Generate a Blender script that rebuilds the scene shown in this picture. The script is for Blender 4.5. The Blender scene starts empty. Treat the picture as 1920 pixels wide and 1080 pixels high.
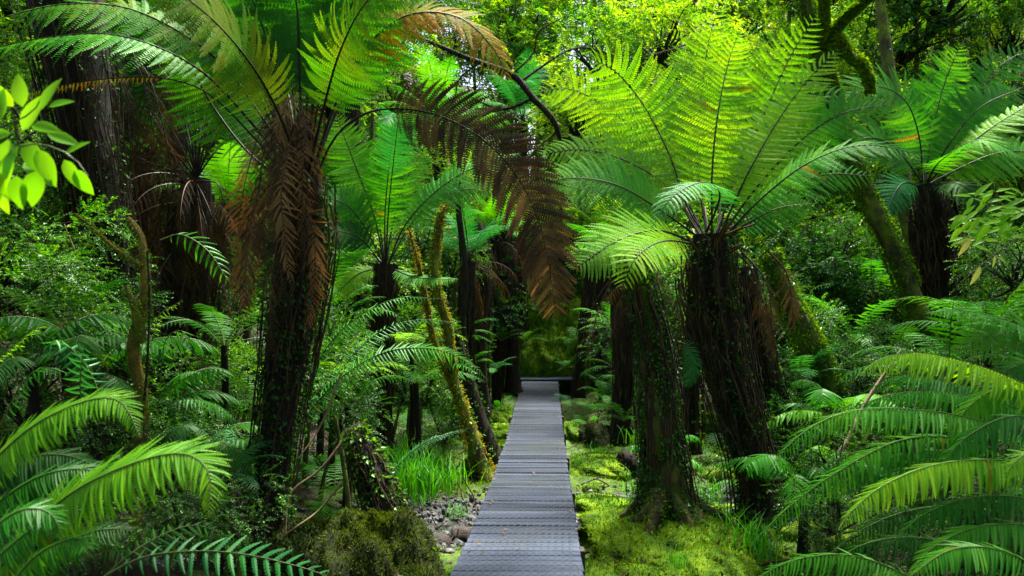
import bpy, math, random
import numpy as np
from mathutils import Vector, Matrix
R = math.radians
random.seed(7)
rng = np.random.default_rng(7)
scene = bpy.context.scene
COL = scene.collection

# ------------------------------------------------------------------ camera
FPX = 1493.3                       # focal length in pixels of the 1920 px photograph (28 mm)
PITCH = math.atan(41 / FPX)
CAMZ = 1.5
cam_data = bpy.data.cameras.new('camera')
cam = bpy.data.objects.new('camera', cam_data)
COL.objects.link(cam)
cam.location = (0, 0, CAMZ)
cam.rotation_euler = (R(90) + PITCH, 0, 0)
cam_data.lens = 28
cam_data.sensor_width = 36
cam_data.clip_start = 0.05
cam_data.clip_end = 2000
cam_data.dof.use_dof = True
cam_data.dof.focus_distance = 7.5
cam_data.dof.aperture_fstop = 4.0
scene.camera = cam
# ------------------------------------------------------------------ light
SUN_EL, SUN_AZ = 66, 24            # sun stands behind the scene, slightly right; azimuth from +Y towards +X
world = bpy.data.worlds.new('World')
scene.world = world
world.use_nodes = True
wn = world.node_tree
sky = wn.nodes.new('ShaderNodeTexSky')
sky.sky_type = 'NISHITA'
sky.sun_disc = False
sky.sun_elevation = R(SUN_EL)
sky.sun_rotation = R(SUN_AZ)
sky.air_density = 1.0
sky.dust_density = 5.0
sky.ozone_density = 1.0
wn.links.new(sky.outputs[0], wn.nodes['Background'].inputs[0])
wn.nodes['Background'].inputs[1].default_value = 0.11
sun_d = bpy.data.lights.new('sun', 'SUN')
sun_d.energy = 5.0
sun_d.angle = R(12)
sun_d.color = (1.0, 0.96, 0.86)
sun = bpy.data.objects.new('sun', sun_d)
COL.objects.link(sun)
sv = Vector((math.sin(R(SUN_AZ)) * math.cos(R(SUN_EL)), math.cos(R(SUN_AZ)) * math.cos(R(SUN_EL)), math.sin(R(SUN_EL))))
sun.rotation_euler = (-sv).to_track_quat('-Z', 'Y').to_euler()
sun.location = sv * 60
vs = scene.view_settings
vs.view_transform = 'Standard'
vs.look = 'None'
vs.gamma = 1
vs.exposure = 1.95
vs.use_curve_mapping = False
scene.render.engine = 'CYCLES'
cy = scene.cycles
cy.use_denoising = True
cy.max_bounces = 7
cy.diffuse_bounces = 4
cy.glossy_bounces = 2
cy.transmission_bounces = 5
cy.transparent_max_bounces = 4
cy.sample_clamp_indirect = 6.0

# ------------------------------------------------------------------ helpers
def P(px, py, Y):
    u = (px - 960) / FPX; v = (540 - py) / FPX
    c, s = math.cos(PITCH), math.sin(PITCH)
    dx, dy, dz = u, c - v * s, s + v * c
    t = Y / dy
    return np.array([dx * t, Y, CAMZ + dz * t])

def smooth(a, b, x):
    t = np.clip((x - a) / (b - a), 0, 1)
    return t * t * (3 - 2 * t)

def vnoise(x, y, seed=0):
    """cheap value noise on arrays"""
    xi = np.floor(x).astype(np.int64); yi = np.floor(y).astype(np.int64)
    xf = x - xi; yf = y - yi
    def h(a, b):
        n = (a * 374761393 + b * 668265263 + seed * 974711) & 0x7fffffff
        n = ((n ^ (n >> 13)) * 1274126177) & 0x7fffffff
        return ((n ^ (n >> 16)) & 0xffff) / 65535.0
    u = xf * xf * (3 - 2 * xf); v = yf * yf * (3 - 2 * yf)
    return (h(xi, yi) * (1 - u) + h(xi + 1, yi) * u) * (1 - v) + (h(xi, yi + 1) * (1 - u) + h(xi + 1, yi + 1) * u) * v

def fbm(x, y, seed=0, o=4):
    s = 0; a = 0.5
    for k in range(o):
        s = s + a * (vnoise(x * 2 ** k, y * 2 ** k, seed + k) - 0.5); a *= 0.5
    return s

class Geo:
    def __init__(s):
        s.v = []; s.q = []; s.t = []; s.qm = []; s.tm = []; s.n = 0
    def add(s, V, quads=None, tris=None, mat=0):
        V = np.asarray(V, dtype=np.float64).reshape(-1, 3)
        s.v.append(V)
        if quads is not None and len(quads):
            q = np.asarray(quads, dtype=np.int64).reshape(-1, 4) + s.n
            s.q.append(q); s.qm.append(np.full(len(q), mat))
        if tris is not None and len(tris):
            t = np.asarray(tris, dtype=np.int64).reshape(-1, 3) + s.n
            s.t.append(t); s.tm.append(np.full(len(t), mat))
        s.n += len(V)
        return s
    def mesh(s, name, mats, smooth_=False, origin=(0, 0, 0)):
        V = np.concatenate(s.v) - np.asarray(origin)
        Q = np.concatenate(s.q) if s.q else np.zeros((0, 4), int)
        T = np.concatenate(s.t) if s.t else np.zeros((0, 3), int)
        me = bpy.data.meshes.new(name)
        me.vertices.add(len(V)); me.vertices.foreach_set('co', V.astype(np.float32).ravel())
        nl = len(Q) * 4 + len(T) * 3
        me.loops.add(nl)
        me.loops.foreach_set('vertex_index', np.concatenate([Q.ravel(), T.ravel()]).astype(np.int32))
        me.polygons.add(len(Q) + len(T))
        st = np.concatenate([np.arange(len(Q)) * 4, len(Q) * 4 + np.arange(len(T)) * 3]).astype(np.int32)
        me.polygons.foreach_set('loop_start', st)
        for m in mats: me.materials.append(m)
        if len(mats) > 1:
            mi = np.concatenate((s.qm or [np.zeros(0)]) + (s.tm or [np.zeros(0)])).astype(np.int32)
            me.polygons.foreach_set('material_index', mi)
        me.polygons.foreach_set('use_smooth', np.full(len(Q) + len(T), smooth_))
        me.update(calc_edges=True)
        me.validate()
        return me

def obj(name, me, parent=None, loc=(0, 0, 0), kind=None):
    o = bpy.data.objects.new(name, me)
    COL.objects.link(o)
    o.location = tuple(float(a) for a in loc)
    if parent: o.parent = parent
    if kind: o['kind'] = kind
    return o

def thing(name, label, cat, loc=(0, 0, 0), group=None):
    o = obj(name, None, loc=loc)
    o.empty_display_size = 0.1
    o['label'] = label; o['category'] = cat
    if group: o['group'] = group
    return o

def tag(o, label, cat, group=None):
    o['label'] = label; o['category'] = cat
    if group: o['group'] = group
    return o

def rep(V, M, L):
    """V (n,3) transformed by M (k,3,3) and L (k,3) -> (k*n,3)"""
    return (np.einsum('kij,nj->kni', M, V) + L[:, None, :]).reshape(-1, 3)

def repf(Fc, n, k):
    return (Fc[None] + (np.arange(k) * n)[:, None, None]).reshape(-1, Fc.shape[1])

def nrm(a):
    return a / np.maximum(np.linalg.norm(a, axis=-1, keepdims=True), 1e-9)

def spline(pts, n):
    """Catmull-Rom through pts, resampled to n points evenly by length"""
    p = np.asarray(pts, float)
    p = np.vstack([2 * p[0] - p[1], p, 2 * p[-1] - p[-2]])
    out = []
    for i in range(1, len(p) - 2):
        t = np.linspace(0, 1, 16, endpoint=False)[:, None]
        a, b, c, d = p[i - 1], p[i], p[i + 1], p[i + 2]
        out.append(0.5 * ((2 * b) + (-a + c) * t + (2 * a - 5 * b + 4 * c - d) * t ** 2 + (-a + 3 * b - 3 * c + d) * t ** 3))
    out = np.vstack(out + [p[-2][None]])
    s = np.concatenate([[0], np.cumsum(np.linalg.norm(np.diff(out, axis=0), axis=1))])
    u = np.linspace(0, s[-1], n)
    return np.stack([np.interp(u, s, out[:, k]) for k in range(out.shape[1])], 1)

def tubes(C, rad, sides=6, lump=None):
    """C (M,K,3), rad (M,K) -> verts, quads"""
    C = np.asarray(C, float)
    if C.ndim == 2: C = C[None]
    rad = np.broadcast_to(np.asarray(rad, float), C.shape[:2])
    M, K = C.shape[:2]
    T = nrm(np.gradient(C, axis=1))
    mean = np.abs(T.mean(axis=1))
    ref = np.eye(3)[np.argmin(mean, axis=1)]
    ref = ref + 0.03
    n1 = nrm(np.cross(T, ref[:, None, :])); n2 = np.cross(T, n1)
    a = np.linspace(0, 2 * np.pi, sides, endpoint=False)
    rr = rad[:, :, None] * np.ones(sides)
    if lump is not None: rr = rr * lump(np.arange(K)[None, :, None] / K, a[None, None, :])
    V = C[:, :, None, :] + rr[..., None] * (np.cos(a)[None, None, :, None] * n1[:, :, None] + np.sin(a)[None, None, :, None] * n2[:, :, None])
    k, j = np.meshgrid(np.arange(K - 1), np.arange(sides), indexing='ij')
    q = np.stack([k * sides + j, k * sides + (j + 1) % sides, (k + 1) * sides + (j + 1) % sides, (k + 1) * sides + j], -1).reshape(-1, 4)
    return V.reshape(-1, 3), repf(q, K * sides, M)

def rand_rot(k, r=rng):
    q = r.normal(size=(k, 4)); q = nrm(q)
    w, x, y, z = q.T
    return np.stack([np.stack([1 - 2 * (y * y + z * z), 2 * (x * y - z * w), 2 * (x * z + y * w)], -1),
                     np.stack([2 * (x * y + z * w), 1 - 2 * (x * x + z * z), 2 * (y * z - x * w)], -1),
                     np.stack([2 * (x * z - y * w), 2 * (y * z + x * w), 1 - 2 * (x * x + y * y)], -1)], 1)

def frames(x, up):
    """rotation matrices whose first column is x and third near up"""
    x = nrm(x); y = nrm(np.cross(up, x)); z = np.cross(x, y)
    return np.stack([x, y, z], -1)

# ------------------------------------------------------------------ materials
def new_mat(name):
    m = bpy.data.materials.new(name); m.use_nodes = True
    nt = m.node_tree
    for n in list(nt.nodes): nt.nodes.remove(n)
    return m, nt

def N(nt, t, **kw):
    n = nt.nodes.new(t)
    for k, v in kw.items():
        if k in n.inputs: n.inputs[k].default_value = v
        else: setattr(n, k, v)
    return n

def ramp(nt, fac, stops):
    r = N(nt, 'ShaderNodeValToRGB')
    e = r.color_ramp.elements
    while len(e) < len(stops): e.new(0.5)
    for i, (p, c) in enumerate(stops):
        e[i].position = p; e[i].color = (*c, 1)
    nt.links.new(fac, r.inputs[0])
    return r.outputs[0]

def leaf_mat(name, cols, trans=0.45, rough=0.42, island=True, tcol=(1.35, 1.15, 0.3), scale=1.5, spec=0.35):
    m, nt = new_mat(name); L = nt.links.new
    tc = N(nt, 'ShaderNodeNewGeometry')
    oi = N(nt, 'ShaderNodeObjectInfo')
    no = N(nt, 'ShaderNodeTexNoise', Scale=scale, Detail=3.0)
    L(tc.outputs['Position'], no.inputs['Vector'])
    a = N(nt, 'ShaderNodeMath', operation='MULTIPLY_ADD'); a.inputs[1].default_value = 1.0
    L(no.outputs[0], a.inputs[0])
    b = N(nt, 'ShaderNodeMath', operation='MULTIPLY_ADD'); b.inputs[1].default_value = 0.35; b.inputs[2].default_value = -0.17
    L(oi.outputs['Random'], b.inputs[0]); L(b.outputs[0], a.inputs[2])
    out = a.outputs[0]
    if island:
        c = N(nt, 'ShaderNodeMath', operation='MULTIPLY_ADD'); c.inputs[1].default_value = 0.6; c.inputs[2].default_value = -0.3
        L(tc.outputs['Random Per Island'], c.inputs[0])
        d = N(nt, 'ShaderNodeMath', operation='ADD'); L(c.outputs[0], d.inputs[0]); L(out, d.inputs[1]); out = d.outputs[0]
    k = len(cols)
    col = ramp(nt, out, [(0.22 + 0.56 * i / max(1, k - 1), c) for i, c in enumerate(cols)])
    pr = N(nt, 'ShaderNodeBsdfDiffuse'); L(col, pr.inputs['Color'])
    mu = N(nt, 'ShaderNodeMix', data_type='RGBA', blend_type='MULTIPLY')
    mu.inputs[0].default_value = 1.0; mu.inputs[7].default_value = (*tcol, 1)
    L(col, mu.inputs[6])
    tr = N(nt, 'ShaderNodeBsdfTranslucent'); L(mu.outputs[2], tr.inputs[0])
    m0 = N(nt, 'ShaderNodeMixShader'); m0.inputs[0].default_value = trans
    L(pr.outputs[0], m0.inputs[1]); L(tr.outputs[0], m0.inputs[2])
    gl = N(nt, 'ShaderNodeBsdfGlossy', Roughness=rough); gl.inputs['Color'].default_value = (0.85, 1.0, 0.85, 1)
    mx = N(nt, 'ShaderNodeMixShader'); mx.inputs[0].default_value = spec * 0.11
    L(m0.outputs[0], mx.inputs[1]); L(gl.outputs[0], mx.inputs[2])
    o = N(nt, 'ShaderNodeOutputMaterial'); L(mx.outputs[0], o.inputs[0])
    return m

def solid_mat(name, cols, scale=6, stretch=(1, 1, 1), rough=0.8, bump=0.5, bscale=30, dist=0.02, spec=0.3, detail=5.0, local=True):
    m, nt = new_mat(name); L = nt.links.new
    if local:
        tc = N(nt, 'ShaderNodeTexCoord'); src = tc.outputs['Object']
    else:
        tc = N(nt, 'ShaderNodeNewGeometry'); src = tc.outputs['Position']
    mp = N(nt, 'ShaderNodeMapping'); mp.inputs['Scale'].default_value = stretch
    L(src, mp.inputs[0])
    no = N(nt, 'ShaderNodeTexNoise', Scale=scale, Detail=detail, Roughness=0.65); L(mp.outputs[0], no.inputs['Vector'])
    k = len(cols)
    col = ramp(nt, no.outputs[0], [(0.3 + 0.4 * i / max(1, k - 1), c) for i, c in enumerate(cols)])
    n2 = N(nt, 'ShaderNodeTexNoise', Scale=bscale, Detail=6.0, Roughness=0.7); L(mp.outputs[0], n2.inputs['Vector'])
    bp = N(nt, 'ShaderNodeBump', Strength=bump, Distance=dist); L(n2.outputs[0], bp.inputs['Height'])
    pr = N(nt, 'ShaderNodeBsdfPrincipled', Roughness=rough)
    pr.inputs['Specular IOR Level'].default_value = spec
    L(col, pr.inputs['Base Color']); L(bp.outputs[0], pr.inputs['Normal'])
    o = N(nt, 'ShaderNodeOutputMaterial'); L(pr.outputs[0], o.inputs[0])
    return m

M = {}
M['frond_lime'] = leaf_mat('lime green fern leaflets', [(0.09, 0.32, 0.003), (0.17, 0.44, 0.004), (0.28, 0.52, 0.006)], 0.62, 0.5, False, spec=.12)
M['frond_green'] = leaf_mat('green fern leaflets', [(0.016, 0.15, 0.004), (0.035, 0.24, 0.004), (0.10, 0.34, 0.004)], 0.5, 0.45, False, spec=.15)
M['frond_deep'] = leaf_mat('deep green fern leaflets', [(0.005, 0.055, 0.003), (0.011, 0.09, 0.003), (0.035, 0.15, 0.004)], 0.45, 0.5, False, spec=.1)  # green darkened further to stand for understory shade
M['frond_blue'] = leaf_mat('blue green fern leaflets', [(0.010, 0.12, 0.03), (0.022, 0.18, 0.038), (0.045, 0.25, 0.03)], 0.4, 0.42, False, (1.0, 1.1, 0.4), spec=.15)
M['frond_gold'] = leaf_mat('golden fern leaflets', [(0.10, 0.24, 0.004), (0.30, 0.24, 0.006), (0.38, 0.14, 0.006)], 0.55, 0.55, False, (1.3, 1.0, 0.4), 3.0, .1)
M['frond_olive'] = leaf_mat('olive fern leaflets', [(0.022, 0.16, 0.004), (0.06, 0.24, 0.004), (0.14, 0.21, 0.005)], 0.5, 0.5, False, (1.3, 1.1, 0.4), 2.5, .12)
M['frond_dead'] = leaf_mat('dry brown fern leaflets', [(0.018, 0.011, 0.005), (0.048, 0.028, 0.011), (0.13, 0.08, 0.03)], 0.25, 0.75, False, (1.1, 0.95, 0.5), 4.0, 0.12)
M['frond_tan'] = leaf_mat('dry tan fern leaflets', [(0.07, 0.038, 0.014), (0.19, 0.105, 0.034), (0.36, 0.21, 0.07)], 0.25, 0.75, False, (1.2, 0.85, 0.5), 4.0, 0.12)
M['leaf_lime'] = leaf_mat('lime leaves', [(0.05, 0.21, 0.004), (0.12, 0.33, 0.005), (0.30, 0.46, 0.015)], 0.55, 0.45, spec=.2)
M['leaf_green'] = leaf_mat('green leaves', [(0.008, 0.06, 0.003), (0.020, 0.12, 0.004), (0.09, 0.26, 0.006)], 0.45, 0.42, spec=.25)  # darker greens carry painted understory shade
M['leaf_dark'] = leaf_mat('shade-darkened glossy leaves', [(0.004, 0.032, 0.003), (0.009, 0.06, 0.003), (0.04, 0.13, 0.004)], 0.38, 0.45, spec=.18)  # understory shade is put into this leaf colour
M['leaf_yellow'] = leaf_mat('yellow leaves', [(0.35, 0.42, 0.06), (0.45, 0.50, 0.10), (0.5, 0.48, 0.12)], 0.4, 0.4, tcol=(1, 1, .6))
M['grass'] = leaf_mat('grass blades', [(0.018, 0.16, 0.006), (0.035, 0.25, 0.006), (0.08, 0.32, 0.008)], 0.45, 0.4, spec=.2)
M['moss_tuft'] = leaf_mat('moss tufts', [(0.025, 0.10, 0.003), (0.07, 0.20, 0.003), (0.17, 0.31, 0.005)], 0.35, 0.7, spec=.1)
M['moss_dark'] = leaf_mat('dark moss tufts', [(0.008, 0.020, 0.002), (0.022, 0.048, 0.003), (0.075, 0.12, 0.004)], 0.3, 0.7, spec=.1)
M['moss_gold'] = leaf_mat('golden moss tufts', [(0.12, 0.13, 0.006), (0.24, 0.21, 0.008), (0.34, 0.24, 0.01)], 0.35, 0.7, spec=.1)
M['stipe'] = solid_mat('black fern stalk', [(0.006, 0.005, 0.004), (0.014, 0.010, 0.007), (0.03, 0.018, 0.010)], 12, (1, 1, 1), 0.55, 0.3, 60, 0.003, 0.2)
M['stipe_brown'] = solid_mat('brown fern stalk', [(0.03, 0.015, 0.008), (0.07, 0.03, 0.012), (0.1, 0.05, 0.02)], 12, (1, 1, 1), 0.5, 0.3, 60, 0.003)
M['stipe_green'] = solid_mat('green fern stalk', [(0.03, 0.06, 0.012), (0.06, 0.10, 0.015), (0.1, 0.08, 0.02)], 12, (1, 1, 1), 0.45, 0.3, 60, 0.003)
M['fibre'] = solid_mat('fibrous fern trunk', [(0.006, 0.005, 0.004), (0.018, 0.012, 0.008), (0.05, 0.03, 0.016)], 8, (4, 4, 0.7), 0.85, 1.0, 22, 0.03, 0.2)
M['root'] = solid_mat('hanging root fibre', [(0.008, 0.005, 0.003), (0.028, 0.016, 0.008), (0.09, 0.055, 0.022)], 5, (3, 3, 1), 0.8, 0.6, 40, 0.006, 0.2)
M['bark'] = solid_mat('mossy bark', [(0.025, 0.022, 0.010), (0.06, 0.06, 0.016), (0.10, 0.13, 0.010), (0.18, 0.22, 0.012)], 7, (1, 1, 0.6), 0.85, 0.9, 26, 0.02, 0.2)
M['bark_dark'] = solid_mat('dark wet bark', [(0.006, 0.005, 0.004), (0.015, 0.011, 0.008), (0.032, 0.028, 0.012)], 7, (1.5, 1.5, 0.5), 0.8, 0.9, 26, 0.02, 0.15)
M['bark_brown'] = solid_mat('rough brown bark', [(0.012, 0.008, 0.005), (0.05, 0.034, 0.014), (0.08, 0.09, 0.015), (0.14, 0.12, 0.03)], 6, (2, 2, 0.6), 0.85, 1.0, 24, 0.03, 0.2)
M['bark_gold'] = solid_mat('golden moss bark', [(0.05, 0.035, 0.015), (0.16, 0.12, 0.015), (0.26, 0.19, 0.015)], 9, (1, 1, 1), 0.9, 1.0, 30, 0.03, 0.2)
M['vine'] = solid_mat('pale vine', [(0.06, 0.04, 0.02), (0.16, 0.11, 0.05), (0.26, 0.19, 0.08)], 8, (1, 1, 1), 0.7, 0.5, 40, 0.005)
M['moss'] = solid_mat('moss cushion', [(0.015, 0.022, 0.004), (0.045, 0.10, 0.004), (0.11, 0.20, 0.005), (0.18, 0.25, 0.006)], 5, (1, 1, 1), 0.95, 1.0, 55, 0.02, 0.15, local=False)
M['moss_deep'] = solid_mat('dark moss', [(0.006, 0.007, 0.004), (0.016, 0.022, 0.005), (0.04, 0.06, 0.006)], 6, (1, 1, 1), 0.95, 1.0, 50, 0.03, 0.15, local=False)
M['stone'] = solid_mat('wet grey stone', [(0.02, 0.02, 0.02), (0.05, 0.052, 0.055), (0.12, 0.125, 0.13)], 9, (1, 1, 1), 0.6, 0.4, 60, 0.004, 0.2, local=False)
M['soil'] = solid_mat('brown wet soil', [(0.010, 0.007, 0.005), (0.026, 0.018, 0.012), (0.06, 0.042, 0.025)], 7, (1, 1, 1), 0.7, 1.0, 40, 0.02, 0.3, local=False)
M['wire'] = solid_mat('galvanised netting', [(0.05, 0.055, 0.06), (0.10, 0.105, 0.12)], 30, (1, 1, 1), 0.4, 0.1, 60, 0.001, 0.5)
M['wood_dark'] = solid_mat('dark treated timber', [(0.02, 0.016, 0.012), (0.05, 0.04, 0.03)], 6, (1, 1, 1), 0.8, 0.5, 30, 0.01)

def plank_mat():
    m, nt = new_mat('weathered plank with sky tint'); L = nt.links.new
    tc = N(nt, 'ShaderNodeTexCoord'); oi = N(nt, 'ShaderNodeObjectInfo'); ge = N(nt, 'ShaderNodeNewGeometry')
    ad = N(nt, 'ShaderNodeVectorMath', operation='ADD'); L(tc.outputs['Object'], ad.inputs[0])
    sc = N(nt, 'ShaderNodeVectorMath', operation='SCALE'); L(oi.outputs['Random'], sc.inputs['Scale']); sc.inputs[0].default_value = (31, 17, 5); L(sc.outputs[0], ad.inputs[1])
    mp = N(nt, 'ShaderNodeMapping'); mp.inputs['Scale'].default_value = (1.2, 22, 10); L(ad.outputs[0], mp.inputs[0])
    no = N(nt, 'ShaderNodeTexNoise', Scale=3.0, Detail=7.0, Roughness=0.7); L(mp.outputs[0], no.inputs['Vector'])
    big = N(nt, 'ShaderNodeTexNoise', Scale=1.3, Detail=4.0); L(ge.outputs['Position'], big.inputs['Vector'])
    s = N(nt, 'ShaderNodeMath', operation='MULTIPLY_ADD'); s.inputs[1].default_value = 0.6; L(no.outputs[0], s.inputs[0])
    b2 = N(nt, 'ShaderNodeMath', operation='MULTIPLY_ADD'); b2.inputs[1].default_value = 0.3; L(oi.outputs['Random'], b2.inputs[0]); b2.inputs[2].default_value = -0.13
    L(b2.outputs[0], s.inputs[2])
    s2 = N(nt, 'ShaderNodeMath', operation='MULTIPLY_ADD'); s2.inputs[1].default_value = 0.45; L(big.outputs[0], s2.inputs[0]); L(s.outputs[0], s2.inputs[2])
    col = ramp(nt, s2.outputs[0], [(0.25, (0.003, 0.006, 0.011)), (0.45, (0.012, 0.020, 0.036)), (0.62, (0.027, 0.039, 0.066)), (0.8, (0.06, 0.075, 0.11))])  # weathered wood tones; the blue in them stands for reflected sky
    # algae on the worn boards
    an = N(nt, 'ShaderNodeTexNoise', Scale=0.9, Detail=6.0); L(ge.outputs['Position'], an.inputs['Vector'])
    af = N(nt, 'ShaderNodeMapRange'); af.inputs['From Min'].default_value = 0.52; af.inputs['From Max'].default_value = 0.7; af.inputs['To Max'].default_value = 0.5
    L(an.outputs[0], af.inputs['Value'])
    mx = N(nt, 'ShaderNodeMix', data_type='RGBA'); L(af.outputs[0], mx.inputs[0]); L(col, mx.inputs[6]); mx.inputs[7].default_value = (0.028, 0.038, 0.022, 1)
    bp = N(nt, 'ShaderNodeBump', Strength=0.6, Distance=0.004); L(no.outputs[0], bp.inputs['Height'])
    rr = N(nt, 'ShaderNodeMapRange'); rr.inputs['To Min'].default_value = 0.4; rr.inputs['To Max'].default_value = 0.75; L(big.outputs[0], rr.inputs['Value'])
    pr = N(nt, 'ShaderNodeBsdfPrincipled'); L(rr.outputs[0], pr.inputs['Roughness'])
    pr.inputs['Specular IOR Level'].default_value = 0.12
    L(mx.outputs[2], pr.inputs['Base Color']); L(bp.outputs[0], pr.inputs['Normal'])
    o = N(nt, 'ShaderNodeOutputMaterial'); L(pr.outputs[0], o.inputs[0])
    return m
M['plank'] = plank_mat()

def ground_mat():
    m, nt = new_mat('forest floor'); L = nt.links.new
    ge = N(nt, 'ShaderNodeNewGeometry')
    at = N(nt, 'ShaderNodeAttribute', attribute_name='gravel'); am = N(nt, 'ShaderNodeAttribute', attribute_name='moss')
    def noise(s, d=5.0):
        n = N(nt, 'ShaderNodeTexNoise', Scale=s, Detail=d, Roughness=0.65); L(ge.outputs['Position'], n.inputs['Vector']); return n.outputs[0]
    n1 = noise(6)
    litter = ramp(nt, n1, [(0.3, (0.008, 0.005, 0.003)), (0.5, (0.022, 0.013, 0.007)), (0.7, (0.05, 0.028, 0.014))])
    mossc = ramp(nt, noise(4), [(0.3, (0.012, 0.02, 0.004)), (0.5, (0.04, 0.085, 0.004)), (0.7, (0.11, 0.19, 0.006))])
    vo = N(nt, 'ShaderNodeTexVoronoi', Scale=38.0); L(ge.outputs['Position'], vo.inputs['Vector'])
    sep = N(nt, 'ShaderNodeSeparateColor'); L(vo.outputs['Color'], sep.inputs[0])
    grav = ramp(nt, sep.outputs[0], [(0.0, (0.02, 0.018, 0.015)), (0.5, (0.05, 0.05, 0.05)), (1.0, (0.12, 0.12, 0.12))])
    def th(src, add, lo, hi):
        a = N(nt, 'ShaderNodeMath', operation='ADD'); L(src, a.inputs[0]); L(add, a.inputs[1])
        r = N(nt, 'ShaderNodeMapRange'); r.inputs['From Min'].default_value = lo; r.inputs['From Max'].default_value = hi; L(a.outputs[0], r.inputs['Value']); return r.outputs[0]
    n3 = noise(2.5, 6.0)
    mx1 = N(nt, 'ShaderNodeMix', data_type='RGBA'); L(th(am.outputs['Fac'], n3, 0.92, 1.08), mx1.inputs[0]); L(litter, mx1.inputs[6]); L(mossc, mx1.inputs[7])
    mx2 = N(nt, 'ShaderNodeMix', data_type='RGBA'); L(th(at.outputs['Fac'], n3, 0.85, 1.05), mx2.inputs[0]); L(mx1.outputs[2], mx2.inputs[6]); L(grav, mx2.inputs[7])
    bn = noise(45, 6.0)
    bp = N(nt, 'ShaderNodeBump', Strength=1.0, Distance=0.025); L(bn, bp.inputs['Height'])
    pr = N(nt, 'ShaderNodeBsdfPrincipled', Roughness=0.8); pr.inputs['Specular IOR Level'].default_value = 0.25
    L(mx2.outputs[2], pr.inputs['Base Color']); L(bp.outputs[0], pr.inputs['Normal'])
    o = N(nt, 'ShaderNodeOutputMaterial'); L(pr.outputs[0], o.inputs[0])
    return m
M['ground'] = ground_mat()

def water_mat():
    m, nt = new_mat('clear stream water'); L = nt.links.new
    ge = N(nt, 'ShaderNodeNewGeometry')
    n = N(nt, 'ShaderNodeTexNoise', Scale=14.0, Detail=3.0); L(ge.outputs['Position'], n.inputs['Vector'])
    bp = N(nt, 'ShaderNodeBump', Strength=0.35, Distance=0.02); L(n.outputs[0], bp.inputs['Height'])
    pr = N(nt, 'ShaderNodeBsdfPrincipled', Roughness=0.04, IOR=1.33)
    pr.inputs['Base Color'].default_value = (0.04, 0.05, 0.035, 1)
    pr.inputs['Alpha'].default_value = 0.55
    L(bp.outputs[0], pr.inputs['Normal'])
    o = N(nt, 'ShaderNodeOutputMaterial'); L(pr.outputs[0], o.inputs[0])
    return m
M['water'] = water_mat()

# ------------------------------------------------------------------ ground
def xc(y): return 0.03 + 0.0466 * (y - 4.5)
def stream_y(x): return 7.35 + 0.22 * x + 0.25 * np.sin(x * 0.9 + 1.0)
def hground(x, y, fine=True):
    x = np.asarray(x, float); y = np.asarray(y, float)
    d = x - xc(np.clip(y, 0, 18))
    h = np.full(np.broadcast(x, y).shape, -0.40)
    h = h + 0.55 * smooth(-1.7, -4.5, d) + 0.30 * smooth(1.8, 4.2, d)
    h = h + 0.45 * np.clip(-d - 4.5, 0, 14) * smooth(2, 8, y) + 0.42 * np.clip(d - 4.0, 0, 14) * smooth(3, 8, y)
    h = h + 0.72 * np.clip(y - 17.9, 0, 16) * (1 + 0.1 * smooth(2, 8, np.abs(d)))
    h = h + 0.3 * smooth(9, 15, y) * smooth(0.5, 1.6, np.abs(d))
    ch = 1 - smooth(0.25, 1.25, np.abs(y - stream_y(x)))
    h = h - 0.16 * ch * (1 - smooth(2.6, 4.5, np.abs(d)))
    lo = 0.28 * fbm(x * 0.9, y * 0.9, 3) * smooth(0.2, 1.5, np.abs(d))
    h = h + lo
    if fine: h = h + 0.07 * fbm(x * 5, y * 5, 9, 3)
    return np.where(np.abs(d) < 0.55, np.minimum(h, -0.22), h)

def axis(lo, hi, step, far):
    a = np.arange(lo, hi + 1e-6, step)
    g = step * np.cumprod(np.full(22, 1.35))
    g = np.cumsum(g); g = g[g < far]
    return np.concatenate([(lo - g)[::-1], a, hi + g])
gx = axis(-7, 7, 0.09, 400); gy = axis(3.2, 19, 0.09, 400)
X, Y = np.meshgrid(gx, gy)
Z = hground(X, Y)
G = Geo()
nx, ny = len(gx), len(gy)
jj, ii = np.meshgrid(np.arange(ny - 1), np.arange(nx - 1), indexing='ij')
quads = np.stack([jj * nx + ii, jj * nx + ii + 1, (jj + 1) * nx + ii + 1, (jj + 1) * nx + ii], -1).reshape(-1, 4)
G.add(np.stack([X, Y, Z], -1), quads)
gm = G.mesh('ground', [M['ground']], True)
dd = X - xc(np.clip(Y, 0, 18))
grav = (1 - smooth(0.5, 1.15, np.abs(Y - stream_y(X)))) * (1 - smooth(2.6, 3.6, np.abs(dd)))
moss = 0.30 + 0.32 * (1 - smooth(1.6, 3.2, np.abs(dd))) * smooth(3, 6, Y) + 0.25 * smooth(0, 0.5, dd) * (1 - smooth(2, 3, dd)) + 0.3 * smooth(17.5, 18.3, Y) * (1 - smooth(1.5, 2.5, np.abs(dd)))
for nm, arr in (('gravel', grav), ('moss', moss)):
    at = gm.attributes.new(nm, 'FLOAT', 'POINT'); at.data.foreach_set('value', arr.astype(np.float32).ravel())
obj('ground', gm, kind='structure')

# stream water
G = Geo()
wx = np.linspace(-3.4, 4.0, 60); wt = np.linspace(-1, 1, 7)
WX, WT = np.meshgrid(wx, wt, indexing='ij')
V = np.stack([WX, stream_y(WX) - 0.15 + WT * (0.55), np.full_like(WX, -0.535)], -1)
a, b = np.meshgrid(np.arange(59), np.arange(6), indexing='ij')
G.add(V, np.stack([a * 7 + b, (a + 1) * 7 + b, (a + 1) * 7 + b + 1, a * 7 + b + 1], -1))
obj('water', G.mesh('water', [M['water']], True), kind='structure')

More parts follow.
